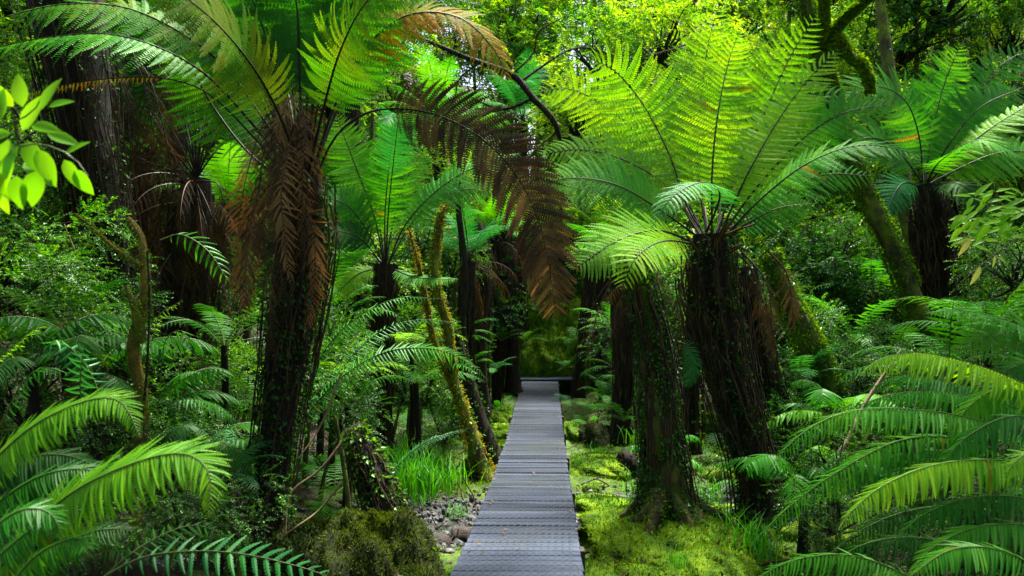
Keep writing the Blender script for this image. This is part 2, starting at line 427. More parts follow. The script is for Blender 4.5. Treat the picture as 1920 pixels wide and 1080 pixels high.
# ------------------------------------------------------------------ boardwalk
def rounded_box(sx, sy, sz, b):
    """box with bevelled upper edges"""
    x, y = sx / 2, sy / 2
    V = []
    for z, ins in ((-sz, 0), (-b, 0), (0, b)):
        V += [(-x + ins, -y + ins, z), (x - ins, -y + ins, z), (x - ins, y - ins, z), (-x + ins, y - ins, z)]
    Q = []
    for l in (0, 4):
        for k in range(4): Q.append((l + k, l + (k + 1) % 4, l + 4 + (k + 1) % 4, l + 4 + k))
    Q += [(8, 9, 10, 11), (3, 2, 1, 0)]
    return np.array(V, float), np.array(Q)
walk = thing('boardwalk', 'narrow grey plank boardwalk covered in wire netting leading into the forest', 'boardwalk', (0, 3.0, 0))
# measured edges of the walk: photo y -> left x, right x
ey = np.array([712, 780, 840, 925, 990, 1080])
el = np.array([980, 960, 944, 911, 884, 845]); er = np.array([1045.5, 1053, 1060, 1072, 1083, 1095])
def walk_edge(y):
    """left and right x of the deck at distance y (deck level z=0)"""
    py = 581 + CAMZ * FPX / max(y, 0.5)
    l = np.interp(py, ey, el) if py <= 1080 else 845 + (py - 1080) * -0.375
    r = np.interp(py, ey, er) if py <= 1080 else 1095 + (py - 1080) * 0.125
    return (l - 960) / FPX * y, (r - 960) / FPX * y
pm = []
for k in range(6):
    v, q = rounded_box(1.0, 0.083, 0.035, 0.005)
    v = v.copy(); v[:, 1] += rng.normal(0, 0.0012, len(v)); v[8:, 2] += rng.normal(0, 0.0012, 4)
    # splits one plank's length in more pieces for a slightly wavy top
    pm.append(Geo().add(v, q).mesh('plank', [M['plank']]))
y = 3.0; k = 0
def sag(y): return 0.012 * math.sin(y * 1.7) + 0.01 * math.sin(y * 3.1 + 1)
while y < 16.75:
    l, r = walk_edge(y)
    l += random.uniform(-0.006, 0.006); r += random.uniform(-0.006, 0.006)
    o = obj('plank', pm[k % 6], walk, ((l + r) / 2, y - 3.0, sag(y) + random.uniform(-0.003, 0.003)))
    o.scale = (r - l, 1, 1)
    o.rotation_euler = (random.uniform(-0.012, 0.012), random.uniform(-0.004, 0.004), random.uniform(-0.006, 0.006) - 0.01)
    y += 0.101 + (0.006 if random.random() < 0.12 else 0); k += 1
# turning section at the end: boards run the other way, the walk goes off to the right
for j in range(9):
    yy = 16.86 + j * 0.101
    o = obj('plank', pm[j % 6], walk, (0.80, yy - 3.0, 0.045 + random.uniform(-0.003, 0.003))); o.scale = (1.25, 1, 1)
# bearers, posts
for side in (0, 1):
    pts = []
    for yy in np.linspace(3.0, 16.8, 24):
        l, r = walk_edge(yy); pts.append(((l + 0.09) if side == 0 else (r - 0.09), yy - 3, sag(yy) - 0.095))
    V, Q = tubes(np.array(pts), 0.055, 4)
    obj('bearer', Geo().add(V, Q).mesh('bearer', [M['wood_dark']]), walk)
pv, pq = rounded_box(0.1, 0.1, 0.7, 0.004)
pmesh = Geo().add(pv, pq).mesh('post', [M['wood_dark']])
for yy in np.arange(3.6, 16.7, 1.6):
    l, r = walk_edge(yy)
    for xx in (l + 0.02, r - 0.02):
        obj('post', pmesh, walk, (xx, yy - 3, -0.045))
# wire netting: hexagonal cells as thin flat ribbons just above the planks
segs = []
cw, chh = 0.045, 0.05
for j, yy in enumerate(np.arange(3.4, 16.6, chh)):
    l, r = walk_edge(yy)
    n = int((r - l - 0.03) / cw)
    for i in range(n):
        x0 = l + 0.02 + i * cw + (cw / 2 if j % 2 else 0)
        z = sag(yy) + 0.006
        a = (x0, yy, z); b = (x0 + cw / 2, yy + chh * 0.35, z); c = (x0 + cw, yy, z); d = (x0 + cw / 2, yy + chh, z)
        segs += [(a, b), (b, c)]
        segs.append((b, d))
segs = np.array(segs)
dirs = nrm(segs[:, 1] - segs[:, 0]); side = np.stack([-dirs[:, 1], dirs[:, 0], 0 * dirs[:, 0]], -1)
wv = 0.0012
up = np.array([0, 0, 0.0018])
V = np.stack([segs[:, 0] - side * wv, segs[:, 0] + side * wv, segs[:, 1] + side * wv, segs[:, 1] - side * wv, segs[:, 0] + up, segs[:, 1] + up], 1)
q = np.array([[0, 4, 5, 3], [4, 1, 2, 5]])
G = Geo().add(V.reshape(-1, 3) - np.array([0, 3.0, 0]), repf(q, 6, len(segs)))
obj('wire_netting', G.mesh('wire_netting', [M['wire']]), walk, kind='stuff')

# ------------------------------------------------------------------ fern pieces
def pinna_tpl(kind, droop, bend, seed=0):
    r = np.random.default_rng(seed)
    V = []; Q = []
    def mid(x): return np.array([x, bend * x * x, -droop * x * x])
    if kind in ('fine', 'comb'):
        n = 18 if kind == 'fine' else 16
        xs = np.linspace(0.04, 0.985, n)
        dx = xs[1] - xs[0]
        hw = 0.086 if kind == 'fine' else 0.078
        fill = 0.84 if kind == 'fine' else 0.6
        for i, x in enumerate(xs):
            L = hw * np.interp(x, [0, .1, .5, .8, 1], [.8, 1, .95, .6, .12]) * r.uniform(.88, 1.08)
            c = mid(x)
            sl = (1 + 2 * bend * x * 0)
            for s in (-1, 1):
                w = dx * fill / 2
                sag_ = -L * r.uniform(0.05, 0.35)
                b = len(V)
                V += [c + (-w, 0, 0), c + (w, 0, 0), c + (w * 0.75 + L * .30, s * L * 0.8, sag_ * 0.5), c + (L * .34, s * L, sag_), c + (-w * 0.75 + L * .25, s * L * 0.8, sag_ * 0.5)]
                Q += [(b, b + 1, b + 2, b + 4)] if s > 0 else [(b + 1, b, b + 4, b + 2)]
                # tip triangle kept as a degenerate free quad made from two halves
                Q += [(b + 4, b + 2, b + 3, b + 4)]
        # midrib
        for i in range(4):
            x0, x1 = i / 4, (i + 1) / 4; b = len(V); w = 0.006
            V += [mid(x0) + (0, -w, .002), mid(x0) + (0, w, .002), mid(x1) + (0, w * .8, .002), mid(x1) + (0, -w * .8, .002)]
            Q += [(b, b + 3, b + 2, b + 1)]
    else:   # strap: one toothed blade
        n = 17 if kind == 'strap' else 33
        hw = 0.095 if kind == 'strap' else 0.062
        for i in range(n):
            x = i / (n - 1)
            c = mid(x)
            w = hw * np.interp(x, [0, .06, .5, .85, 1], [.3, 1, .9, .5, .03]) * ((1.2, 0.75) if kind == 'strap' else (1.3, 0.48))[0 if i % 2 else 1]
            V += [c + (0.02 * (i % 2), -w, -w * .5), c, c + (0.02 * (i % 2), w, -w * .5)]
        for i in range(n - 1):
            b = i * 3
            Q += [(b, b + 3, b + 4, b + 1), (b + 1, b + 4, b + 5, b + 2)]
    V = np.array(V, float)
    return V, Q

def split_faces(Q):
    quads = [q for q in Q if len(set(q)) == 4]; tris = [tuple(dict.fromkeys(q)) for q in Q if len(set(q)) == 3]
    return np.array(quads).reshape(-1, 4), np.array(tris).reshape(-1, 3)

PIN = {}
for kind in ('fine', 'comb', 'strap', 'thin'):
    for j, (dr, be) in enumerate(((0.08, 0.12), (0.20, 0.18), (0.36, 0.12), (0.12, 0.02), (0.55, 0.16))):
        V, Q = pinna_tpl(kind, dr, be, j)
        q, t = split_faces(Q)
        PIN[kind, j] = (V, q, t)
PIN_MESH = {}
def pin_mesh(kind, j, mat):
    key = (kind, j, mat)
    if key not in PIN_MESH:
        V, q, t = PIN[kind, j]
        PIN_MESH[key] = Geo().add(V, q, t).mesh('pinna', [M[mat]])
    return PIN_MESH[key]

PROF = {'tree': ([0, .1, .3, .55, .78, .92, 1], [.5, .75, 1, .95, .68, .36, .06]),
        'lance': ([0, .15, .4, .65, .85, 1], [.45, .75, 1, .88, .52, .06]),
        'even': ([0, .1, .5, .8, .95, 1], [.7, .95, 1, .82, .45, .1])}

def frond_parts(C, face, width, n=26, t0=0.22, prof='tree', droop=0.25, kind='fine', var=(0, 1, 2), seed=0, ang=(84, 58), messy=0.07, missing=0.0):
    """C sampled rachis (K,3); face (3,) or (K,3). Returns list of transforms"""
    r = np.random.default_rng(seed)
    K = len(C)
    T = nrm(np.gradient(C, axis=0))
    face = np.broadcast_to(np.asarray(face, float), C.shape)
    Nn = nrm(face - (face * T).sum(-1, keepdims=True) * T)
    S = np.cross(T, Nn)
    out = []
    s_ = np.linspace(0, 1, n) ** 0.93
    for i, s in enumerate(s_):
        t = t0 + (1 - t0) * s
        for sd in (-1, 1):
            if r.random() < missing: continue
            tt = min(t + (0.3 / n if sd > 0 else 0) * (1 - t0), 1.0) * (K - 1)
            k0 = min(int(tt), K - 2); f = tt - k0
            p = C[k0] * (1 - f) + C[k0 + 1] * f
            tg = T[k0]; nn = Nn[k0]; ss = S[k0]
            a = R(ang[0] + (ang[1] - ang[0]) * s) + r.normal(0, messy)
            o = math.sin(a) * ss * sd + math.cos(a) * tg
            o = o + np.array([0, 0, -1.0]) * (droop * r.uniform(.7, 1.3)) + nn * 0.06
            o = o / np.linalg.norm(o)
            n2 = nn + r.normal(0, messy, 3)
            z = n2 - (n2 @ o) * o; z /= np.linalg.norm(z)
            yv = np.cross(z, o)
            if yv @ tg < 0: yv = -yv
            L = width * np.interp(s, *PROF[prof]) * r.uniform(.93, 1.05)
            Mx = np.stack([o, yv, z], -1) * L
            out.append((kind, var[r.integers(len(var))], Mx, p))
    return out

def joined(parts, geo, mat=0):
    groups = {}
    for kind, j, Mx, p in parts: groups.setdefault((kind, j), []).append((Mx, p))
    for key, lst in groups.items():
        V, q, t = PIN[key]
        Ms = np.array([a for a, b in lst]); Ls = np.array([b for a, b in lst])
        geo.add(rep(V, Ms, Ls), repf(q, len(V), len(lst)) if len(q) else None, repf(t, len(V), len(lst)) if len(t) else None, mat)

DENS = {'fine': 1.3, 'comb': 1.25, 'thin': 1.8}
def make_frond(parent, T0, pts, width, mat='frond_green', stipe='stipe', face=(0, -0.8, 0.6), n=26, t0=0.22, prof='tree', droop=0.25,
               kind='fine', var=(0, 1, 2), r0=0.010, separate=False, name='frond', label=None, ang=(84, 58), messy=0.07, missing=0.0):
    """pts: list of (px, py, depth) in the photograph, or world points if world"""
    C = spline(np.array([P(*p) for p in pts]), 30)
    base = C[0].copy()
    seed = int(abs(C.sum() * 1000)) % 100000
    n = int(n * DENS.get(kind, 1.0)); t0 = t0
    rad = r0 * (1 - 0.85 * np.linspace(0, 1, 30))
    V, Q = tubes(C, rad, 5)
    fo = obj(name, Geo().add(V - base, Q).mesh(name, [M[stipe]], True), parent, base - T0)
    if label: fo['label'] = label
    parts = frond_parts(C, face, width, n, t0, prof, droop, kind, var, seed, ang, messy, missing)
    if separate:
        for kd, j, Mx, p in parts:
            o = bpy.data.objects.new('pinna', pin_mesh(kd, j, 'frond_gold' if mat in ('frond_green', 'frond_lime') and random.random() < .008 else 'frond_tan' if mat == 'frond_dead' and random.random() < .05 else mat)); COL.objects.link(o); o.parent = fo
            m4 = Matrix.Identity(4)
            for a in range(3):
                for b in range(3): m4[a][b] = float(Mx[a, b])
                m4[a][3] = float(p[a] - base[a])
            o.matrix_basis = m4
    else:
        g = Geo(); joined(parts, g)
        obj('leaflets', g.mesh('leaflets', [M[mat]], origin=base), fo, kind='stuff')
    return fo

# generic shared fronds, base at the origin, growing along +X and up
def arc_curve(L, e0, e1, K=24, side=0.0, pw=1.3):
    t = np.linspace(0, 1, K)
    e = np.radians(e0 + (e1 - e0) * t ** pw)
    st = L / (K - 1)
    x = np.concatenate([[0], np.cumsum(np.cos(e[:-1]) * st)]); z = np.concatenate([[0], np.cumsum(np.sin(e[:-1]) * st)])
    return np.stack([x, side * t ** 2 * L, z], -1)

def frond_mesh(L, e0, e1, width, mat, stipe='stipe', n=24, t0=0.2, prof='tree', droop=0.25, kind='fine', seed=0, side=0.0, r0=0.009, var=(0, 1, 2), messy=0.07, missing=0.0):
    C = arc_curve(L, e0, e1, side=side)
    T = nrm(np.gradient(C, axis=0))
    Nn = np.cross(T, np.array([0, 1.0, 0]))
    g = Geo()
    V, Q = tubes(C, r0 * (1 - 0.85 * np.linspace(0, 1, len(C))), 4)
    g.add(V, Q, mat=0)
    joined(frond_parts(C, Nn, width, n, t0, prof, droop, kind, var, seed, messy=messy, missing=missing), g, 1)
    return g.mesh('frond', [M[stipe], M[mat]])

FM = {}
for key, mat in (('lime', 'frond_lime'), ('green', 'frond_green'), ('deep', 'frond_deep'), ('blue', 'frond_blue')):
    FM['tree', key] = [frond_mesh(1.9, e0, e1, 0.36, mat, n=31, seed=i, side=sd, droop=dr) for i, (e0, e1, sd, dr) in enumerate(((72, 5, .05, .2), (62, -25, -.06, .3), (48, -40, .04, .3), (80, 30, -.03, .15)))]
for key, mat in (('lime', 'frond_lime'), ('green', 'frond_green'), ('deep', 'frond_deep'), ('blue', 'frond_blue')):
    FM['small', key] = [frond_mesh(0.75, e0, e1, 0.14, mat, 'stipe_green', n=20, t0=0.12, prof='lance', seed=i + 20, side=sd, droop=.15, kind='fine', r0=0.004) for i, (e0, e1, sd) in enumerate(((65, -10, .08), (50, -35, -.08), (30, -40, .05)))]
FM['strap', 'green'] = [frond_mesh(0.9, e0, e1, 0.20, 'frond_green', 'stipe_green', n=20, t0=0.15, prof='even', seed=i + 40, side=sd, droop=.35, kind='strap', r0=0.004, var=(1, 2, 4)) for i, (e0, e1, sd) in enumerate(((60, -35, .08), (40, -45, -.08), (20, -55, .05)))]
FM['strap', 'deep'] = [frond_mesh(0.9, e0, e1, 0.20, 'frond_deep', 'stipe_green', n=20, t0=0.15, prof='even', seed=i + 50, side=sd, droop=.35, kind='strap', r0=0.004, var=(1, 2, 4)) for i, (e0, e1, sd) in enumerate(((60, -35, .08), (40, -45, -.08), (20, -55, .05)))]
FM['dead', 'brown'] = [frond_mesh(1.25, e0, e1, 0.17, 'frond_dead', 'stipe_brown', n=20, t0=0.1, prof='tree', seed=i + 60, side=sd, droop=1.2, kind='comb', r0=0.008, var=(2, 4), messy=0.3, missing=0.12) for i, (e0, e1, sd) in enumerate(((-20, -100, .05), (-50, -95, -.05), (10, -105, .03)))]

def rot_z(o, a, tilt=0.0, roll=0.0, scale=1.0):
    o.rotation_euler = (roll, tilt, a); o.scale = (scale,) * 3

# ------------------------------------------------------------------ trunk pieces
def trunk_mesh(name, C, rad, mat, sides=12, amp=0.16, seed=0, T0=(0, 0, 0), flare=0.0):
    r = np.random.default_rng(seed); ph = r.uniform(0, 6, 6)
    K = len(C)
    rad = np.interp(np.linspace(0, 1, K), np.linspace(0, 1, len(rad)), rad)
    def lump(h, a):
        s = 1 + amp * (np.sin(2 * a + 9 * h + ph[0]) * .5 + np.sin(3 * a - 23 * h + ph[1]) * .35 + np.sin(5 * a + 41 * h + ph[2]) * .25 + np.sin(7 * a + 70 * h + ph[3]) * .15)
        if flare: s = s * (1 + flare * np.exp(-h * 12) * (1 + .5 * np.sin(4 * a + ph[4])))
        return s
    V, Q = tubes(C, rad, sides, lump)
    V = V - np.asarray(T0)
    me = Geo().add(V, Q, None)
    top = len(C) * sides
    # close the upper end
    me.add(np.vstack([V[-sides:], V[-sides:].mean(0)]), tris=[(i, (i + 1) % sides, sides) for i in range(sides)])
    return me.mesh(name, [M[mat]], True)

def surf_scatter(C, rad, n, size, seed=0, out=0.0, kind='leaf', down=0.3, lo=0.0, hi=1.0, aspect=0.5, patch=0.0, flare=0.0):
    """tiny leaves/tufts on the skin of a tube"""
    r = np.random.default_rng(seed)
    K = len(C)
    rad = np.interp(np.linspace(0, 1, K), np.linspace(0, 1, len(rad)), rad)
    t = r.uniform(lo, hi, n); th = r.uniform(0, 2 * np.pi, n)
    if patch:
        keep = vnoise(t * 14, th * 1.6 + 10, seed) > patch
        t, th = t[keep], th[keep]; n = len(t)
    k = np.clip((t * (K - 1)).astype(int), 0, K - 2)
    f = (t * (K - 1) - k)[:, None]
    p = C[k] * (1 - f) + C[k + 1] * f
    T = nrm(C[k + 1] - C[k])
    ref = np.array([1.0, 0.05, 0.0])
    n1 = nrm(np.cross(T, np.array([0.05, 1.0, 0.02]))); n2 = np.cross(T, n1)
    o = np.cos(th)[:, None] * n1 + np.sin(th)[:, None] * n2
    rr = (rad[k] * (1 + r.uniform(0.0, out + .06, n)) * (1 + flare * 1.2 * np.exp(-t * 12)))[:, None]
    pos = p + o * rr
    d = nrm(o * r.uniform(.3, 1, (n, 1)) + np.array([0, 0, -1]) * r.uniform(0, 2 * down, (n, 1)) + r.normal(0, .35, (n, 3)))
    Mx = frames(d, o * .4 + r.normal(0, .6, (n, 3)) + np.array([0, 0, .5]))
    sz = size * r.uniform(.5, 1.3, n)
    V = np.array([[0, 0, 0], [.45, aspect / 2, .08], [1, 0, -.08], [.45, -aspect / 2, .08]])
    return rep(V, Mx * sz[:, None, None], pos), repf(np.array([[0, 1, 2, 3]]), 4, n)

def strands(C, rad, n, seed=0, r0=0.006, drop=(0.4, 1.0), spread=1.15, wob=0.02):
    """root fibres or vines running down the outside of a trunk C (bottom to top)"""
    r = np.random.default_rng(seed); K = 14
    rad = np.interp(np.linspace(0, 1, len(C)), np.linspace(0, 1, len(rad)), rad)
    cur = []
    for i in range(n):
        hi = r.uniform(.75, 1.0); lo = max(0.0, hi - r.uniform(*drop))
        t = np.linspace(hi, lo, K)
        th = r.uniform(0, 2 * np.pi) + np.cumsum(r.normal(0, .10, K))
        idx = t * (len(C) - 1); k = np.clip(idx.astype(int), 0, len(C) - 2); f = (idx - k)[:, None]
        p = C[k] * (1 - f) + C[k + 1] * f
        rr = rad[k] * (1 + (spread - 1) * r.uniform(.2, 2, 1)) + np.cumsum(r.normal(0, wob * .3, K))
        cur.append(p + np.stack([np.cos(th) * rr, np.sin(th) * rr, 0 * th], -1))
    return tubes(np.array(cur), r.uniform(.6, 1.4, (n, 1)) * r0 * np.ones((n, K)), 4)

def ground_at(x, y): return float(hground(np.array([x]), np.array([y]))[0])

def pxcurve(pts, n=24): return spline(np.array([P(*p) for p in pts]), n)

# ------------------------------------------------------------------ leaf crowns
def spray_tpl(n, size, length, seed, aspect=0.5, curl=0.25):
    r = np.random.default_rng(seed)
    x = np.linspace(0.1, 1, n) * length
    sd = np.where(np.arange(n) % 2, 1, -1)
    base = np.stack([x, 0 * x, -0.18 * x * x / length], -1)
    d = nrm(np.stack([np.full(n, .55), sd * 0.9, r.uniform(-.35, .3, n)], -1) + r.normal(0, .25, (n, 3)))
    Mx = frames(d, np.array([0, 0, 1.0]) + r.normal(0, .35, (n, 3)))
    V = np.array([[0, 0, 0], [.4, aspect / 2, .1], [1, 0, -curl * .4], [.4, -aspect / 2, .1]])
    sz = size * r.uniform(.65, 1.2, n)
    A = rep(V, Mx * sz[:, None, None], base)
    return A, repf(np.array([[0, 1, 2, 3]]), 4, n)

def crown_mesh(name, radius, n_spray, leaf, mats, seed, flat=0.75, per=14, length=0.35, gaps=0.5, twig=True, aspect=0.5):
    """clumps of leafy sprays through a ragged volume"""
    r = np.random.default_rng(seed)
    ncl = 16
    cc = nrm(r.normal(size=(ncl, 3))) * (radius * r.uniform(.35, .95, (ncl, 1))) * np.array([1, 1, flat])
    cr = radius * r.uniform(.22, .48, ncl)
    g = Geo()
    which = r.integers(0, ncl, n_spray)
    off = nrm(r.normal(size=(n_spray, 3))) * (r.uniform(.1, 1, (n_spray, 1)) ** .5)
    pos = cc[which] + off * cr[which][:, None] * np.array([1, 1, .7])
    dirs = nrm(off + nrm(pos) * .6 + np.array([0, 0, -.15]) + r.normal(0, .35, (n_spray, 3)))
    ups = np.array([0, 0, 1.0]) + r.normal(0, .35, (n_spray, 3))
    Mx = frames(dirs, ups) * r.uniform(.7, 1.25, n_spray)[:, None, None]
    for v in range(5):
        V, Q = spray_tpl(per, leaf, length, seed * 7 + v, aspect)
        sel = np.arange(n_spray) % 5 == v
        g.add(rep(V, Mx[sel], pos[sel]), repf(Q, len(V), sel.sum()), mat=0 if r.random() < .7 or len(mats) < 3 else 2)
    if twig:
        # limbs from the centre-bottom to each clump and twigs
        cur = []
        for c in cc:
            b = np.array([0, 0, -radius * flat * .8])
            m = (b + c) / 2 + r.normal(0, .12, 3) * radius
            cur.append(spline([b, m, c], 8))
        V, Q = tubes(np.array(cur), np.linspace(0.03, 0.006, 8)[None] * radius, 4); g.add(V, Q, mat=1)
        tw = []
        for i in range(0, n_spray, 6):
            c = cc[which[i]]; tw.append(np.linspace(c, pos[i] + dirs[i] * length, 4) + r.normal(0, .02, (4, 3)))
        V, Q = tubes(np.array(tw), np.linspace(.004, .0015, 4)[None], 3); g.add(V, Q, mat=1)
    return g.mesh(name, mats)

CR = {}
B = M['bark_dark']
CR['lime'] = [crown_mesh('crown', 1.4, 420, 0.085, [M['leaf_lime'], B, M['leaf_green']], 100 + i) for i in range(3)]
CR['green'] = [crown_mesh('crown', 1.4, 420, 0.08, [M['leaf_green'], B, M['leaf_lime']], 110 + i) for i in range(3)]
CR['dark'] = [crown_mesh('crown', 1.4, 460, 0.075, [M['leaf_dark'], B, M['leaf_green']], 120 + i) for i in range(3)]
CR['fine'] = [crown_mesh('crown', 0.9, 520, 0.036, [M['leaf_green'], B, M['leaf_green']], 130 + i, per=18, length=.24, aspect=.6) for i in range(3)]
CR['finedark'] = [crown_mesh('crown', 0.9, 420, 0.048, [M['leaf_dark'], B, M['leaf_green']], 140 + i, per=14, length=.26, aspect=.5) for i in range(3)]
_cyl_c = np.stack([np.zeros(8), np.zeros(8), np.linspace(0, 1, 8)], -1)

def stem_mesh(h, r0, lean, mat, seed):
    C = spline([(0, 0, -0.2), (lean[0] * .3, lean[1] * .3, h * .4), (lean[0], lean[1], h)], 12)
    return trunk_mesh('trunk', C, [r0 * 1.4, r0, r0 * .7, r0 * .5], mat, 8, .12, seed)

def leafy_tree(px, py, Y, kind, label, group, s=1.0, name='small_tree', cat='tree', mat='bark', world=None, squash=1.0, base=None):
    c = P(px, py, Y) if world is None else np.array(world, float)
    rad = (0.9 if 'fine' in kind else 1.4) * s
    gx_, gy_ = c[0] + random.uniform(-.3, .3), c[1] + random.uniform(-.1, .3)
    if base: gx_, gy_ = base
    gz = ground_at(gx_, gy_)
    top = c[2] - rad * .6
    t = thing(name, label, cat, (gx_, gy_, gz), group)
    h = top - gz
    if h > 0.25:
        obj('trunk', stem_mesh(h + .1, .018 + .008 * h, (c[0] - gx_, c[1] - gy_), mat, random.randint(0, 999)), t)
    o = obj('crown', random.choice(CR[kind]), t, (c[0] - gx_, c[1] - gy_, c[2] - gz))
    o.rotation_euler = (random.uniform(-.25, .25), random.uniform(-.25, .25), random.uniform(0, 6.3)); o.scale = (s, s, s * squash)
    return t
# ================================================================== THE TREE FERNS
F_CAM = (0, -0.85, 0.5); F_UP = (0, -0.45, 0.9); F_FRONT = (0, -1, 0.1)

def generic_crown(t, z, n, key, seed, L=1.0, tilt0=0.0, off=(0, 0)):
    r = random.Random(seed)
    for i in range(n):
        me = FM[key][r.randrange(len(FM[key]))]
        o = obj('frond', me, t, (off[0], off[1], z))
        rot_z(o, i * 2.399 + r.uniform(-.3, .3), r.uniform(-.12, .2) + tilt0, r.uniform(-.15, .15), L * r.uniform(.85, 1.12))

def fern_trunk(t, T0, C, rad, seed, mat='fibre', roots=60, moss=0, skirt=0, moss_mat='moss_dark', leafy=0, drop=(.3, .9), r0=.006, sides=14, flare=.25, spread=1.25):
    obj('trunk', trunk_mesh('trunk', C, rad, mat, sides, .18, seed, T0, flare), t)
    if roots:
        V, Q = strands(C, rad, roots, seed, r0, drop, spread)
        obj('hanging_roots', Geo().add(V - T0, Q).mesh('hanging_roots', [M['root']]), t, kind='stuff')
    if moss:
        V, Q = surf_scatter(C, rad, moss, .035, seed + 1, .12, patch=.42)
        obj('moss', Geo().add(V - T0, Q).mesh('moss', [M[moss_mat]]), t, kind='stuff')
    if leafy:
        V, Q = surf_scatter(C, rad, leafy, .045, seed + 2, .5, down=.4, patch=.45, aspect=.6)
        obj('climbing_leaves', Geo().add(V - T0, Q).mesh('climbing_leaves', [M['leaf_dark']]), t, kind='stuff')

# ---- the bright tree fern right of the walk
C = pxcurve([(1432, 1010, 6.9), (1412, 880, 7.0), (1375, 740, 7.1), (1345, 600, 7.2), (1332, 500, 7.2), (1330, 440, 7.2)], 30)
T0 = C[0].copy()
t = thing('tree_fern', 'bright lime green tree fern with a tall open crown right of the boardwalk', 'tree fern', T0)
fern_trunk(t, T0, C, [.15, .12, .12, .14, .16, .15], 11, roots=90, moss=3500, leafy=3000, r0=.006, drop=(.4, .95), spread=1.5)
D = 7.2
TF4 = [
 ([(1325, 445, D), (1290, 390, D + .15), (1255, 290, D + .4), (1205, 195, D + .55), (1155, 135, D + .55), (1112, 112, D + .45)], .60, 'frond_lime', F_FRONT, 27, True),
 ([(1320, 440, D), (1275, 355, D + .3), (1200, 255, D + .6), (1120, 190, D + .7), (1060, 165, D + .7), (1012, 172, D + .6)], .42, 'frond_lime', F_FRONT, 26, False),
 ([(1335, 440, D), (1335, 330, D + .1), (1345, 220, D + .2), (1365, 120, D + .3), (1385, 62, D + .3)], .44, 'frond_lime', (0.25, -1, .1), 28, True),
 ([(1325, 440, D), (1308, 300, D + .4), (1318, 150, D + .8), (1333, 60, D + .9), (1347, 14, D + .9)], .50, 'frond_lime', F_FRONT, 28, False),
 ([(1345, 440, D), (1380, 330, D + .2), (1430, 220, D + .5), (1480, 110, D + .6), (1530, 28, D + .6)], .42, 'frond_lime', (.1, -1, .3), 26, False),
 ([(1350, 440, D), (1400, 330, D), (1450, 240, D + .1), (1510, 155, D + .1), (1570, 95, D)], .36, 'frond_lime', (-.2, -.7, .7), 26, False),
 ([(1345, 440, D), (1360, 330, D + .4), (1400, 220, D + .7), (1440, 130, D + .9), (1462, 75, D + 1.)], .46, 'frond_lime', F_FRONT, 26, False),
 ([(1350, 445, D), (1420, 350, D), (1500, 265, D), (1580, 212, D - .1), (1670, 195, D - .2)], .42, 'frond_green', F_CAM, 27, False),
 ([(1355, 448, D), (1430, 370, D - .2), (1520, 303, D - .4), (1620, 272, D - .6), (1735, 292, D - .8)], .36, 'frond_green', (0, -.55, .9), 28, True),
 ([(1365, 445, D), (1400, 420, D - .1), (1460, 390, D - .1), (1522, 382, D - .1)], .22, 'frond_green', F_CAM, 20, False),
 ([(1310, 445, D), (1240, 395, D - .1), (1160, 348, D - .2), (1080, 333, D - .2), (1015, 345, D - .2)], .40, 'frond_green', F_CAM, 26, False),
 ([(1312, 440, D), (1250, 350, D + .3), (1170, 300, D + .4), (1090, 280, D + .4), (1010, 290, D + .4)], .38, 'frond_lime', F_CAM, 25, False),
 ([(1325, 435, D - .05), (1350, 365, D - .4), (1318, 342, D - .8), (1262, 368, D - 1.1), (1222, 428, D - 1.2)], .24, 'frond_blue', (.1, -.3, 1), 24, False),
 ([(1300, 455, D), (1235, 432, D - .3), (1160, 450, D - .6), (1075, 505, D - .8)], .36, 'frond_lime', F_CAM, 24, False),
 ([(1305, 458, D), (1245, 452, D - .5), (1195, 480, D - .9), (1165, 540, D - 1.)], .28, 'frond_lime', F_CAM, 20, False),
 ([(1340, 440, D), (1420, 400, D + .5), (1530, 330, D + .8), (1640, 330, D + .8)], .34, 'frond_green', F_CAM, 24, False),
 ([(1340, 440, D), (1400, 300, D + .5), (1480, 210, D + .6), (1560, 180, D + .5), (1620, 200, D + .5)], .36, 'frond_green', F_CAM, 24, False),
]
for pts, w, mat, face, n, sep in TF4:
    make_frond(t, T0, pts, w, mat, 'stipe', face, n=n, t0=.17, separate=sep, r0=.011, droop=.12, messy=.05)
for i in range(16):                       # stubs of old stalks around the crown
    a = random.uniform(0, 6.28); b = C[-1] + np.array([math.cos(a) * .1, math.sin(a) * .1, random.uniform(-.25, .0)])
    e = b + np.array([math.cos(a) * random.uniform(.15, .4), math.sin(a) * .3, random.uniform(.05, .4)])
    V, Q = tubes(np.linspace(b, e, 4), .011, 5)
    obj('stalk_stub', Geo().add(V - T0, Q).mesh('stalk_stub', [M['stipe_brown']]), t)
for pts in ([(1440, 470, 7.2), (1478, 520, 7.3), (1488, 620, 7.3)], [(1390, 470, 7.1), (1440, 540, 7.1), (1450, 680, 7.1)], [(1290, 480, 7.0), (1275, 560, 7.), (1290, 700, 7.)], [(1370, 460, 7.3), (1415, 520, 7.4), (1425, 640, 7.4)]):
    make_frond(t, T0, pts, .2, 'frond_dead', 'stipe_brown', (0, -.9, .4), n=18, kind='comb', droop=1.0, var=(2, 4), messy=.35, missing=.2, name='dead_frond')

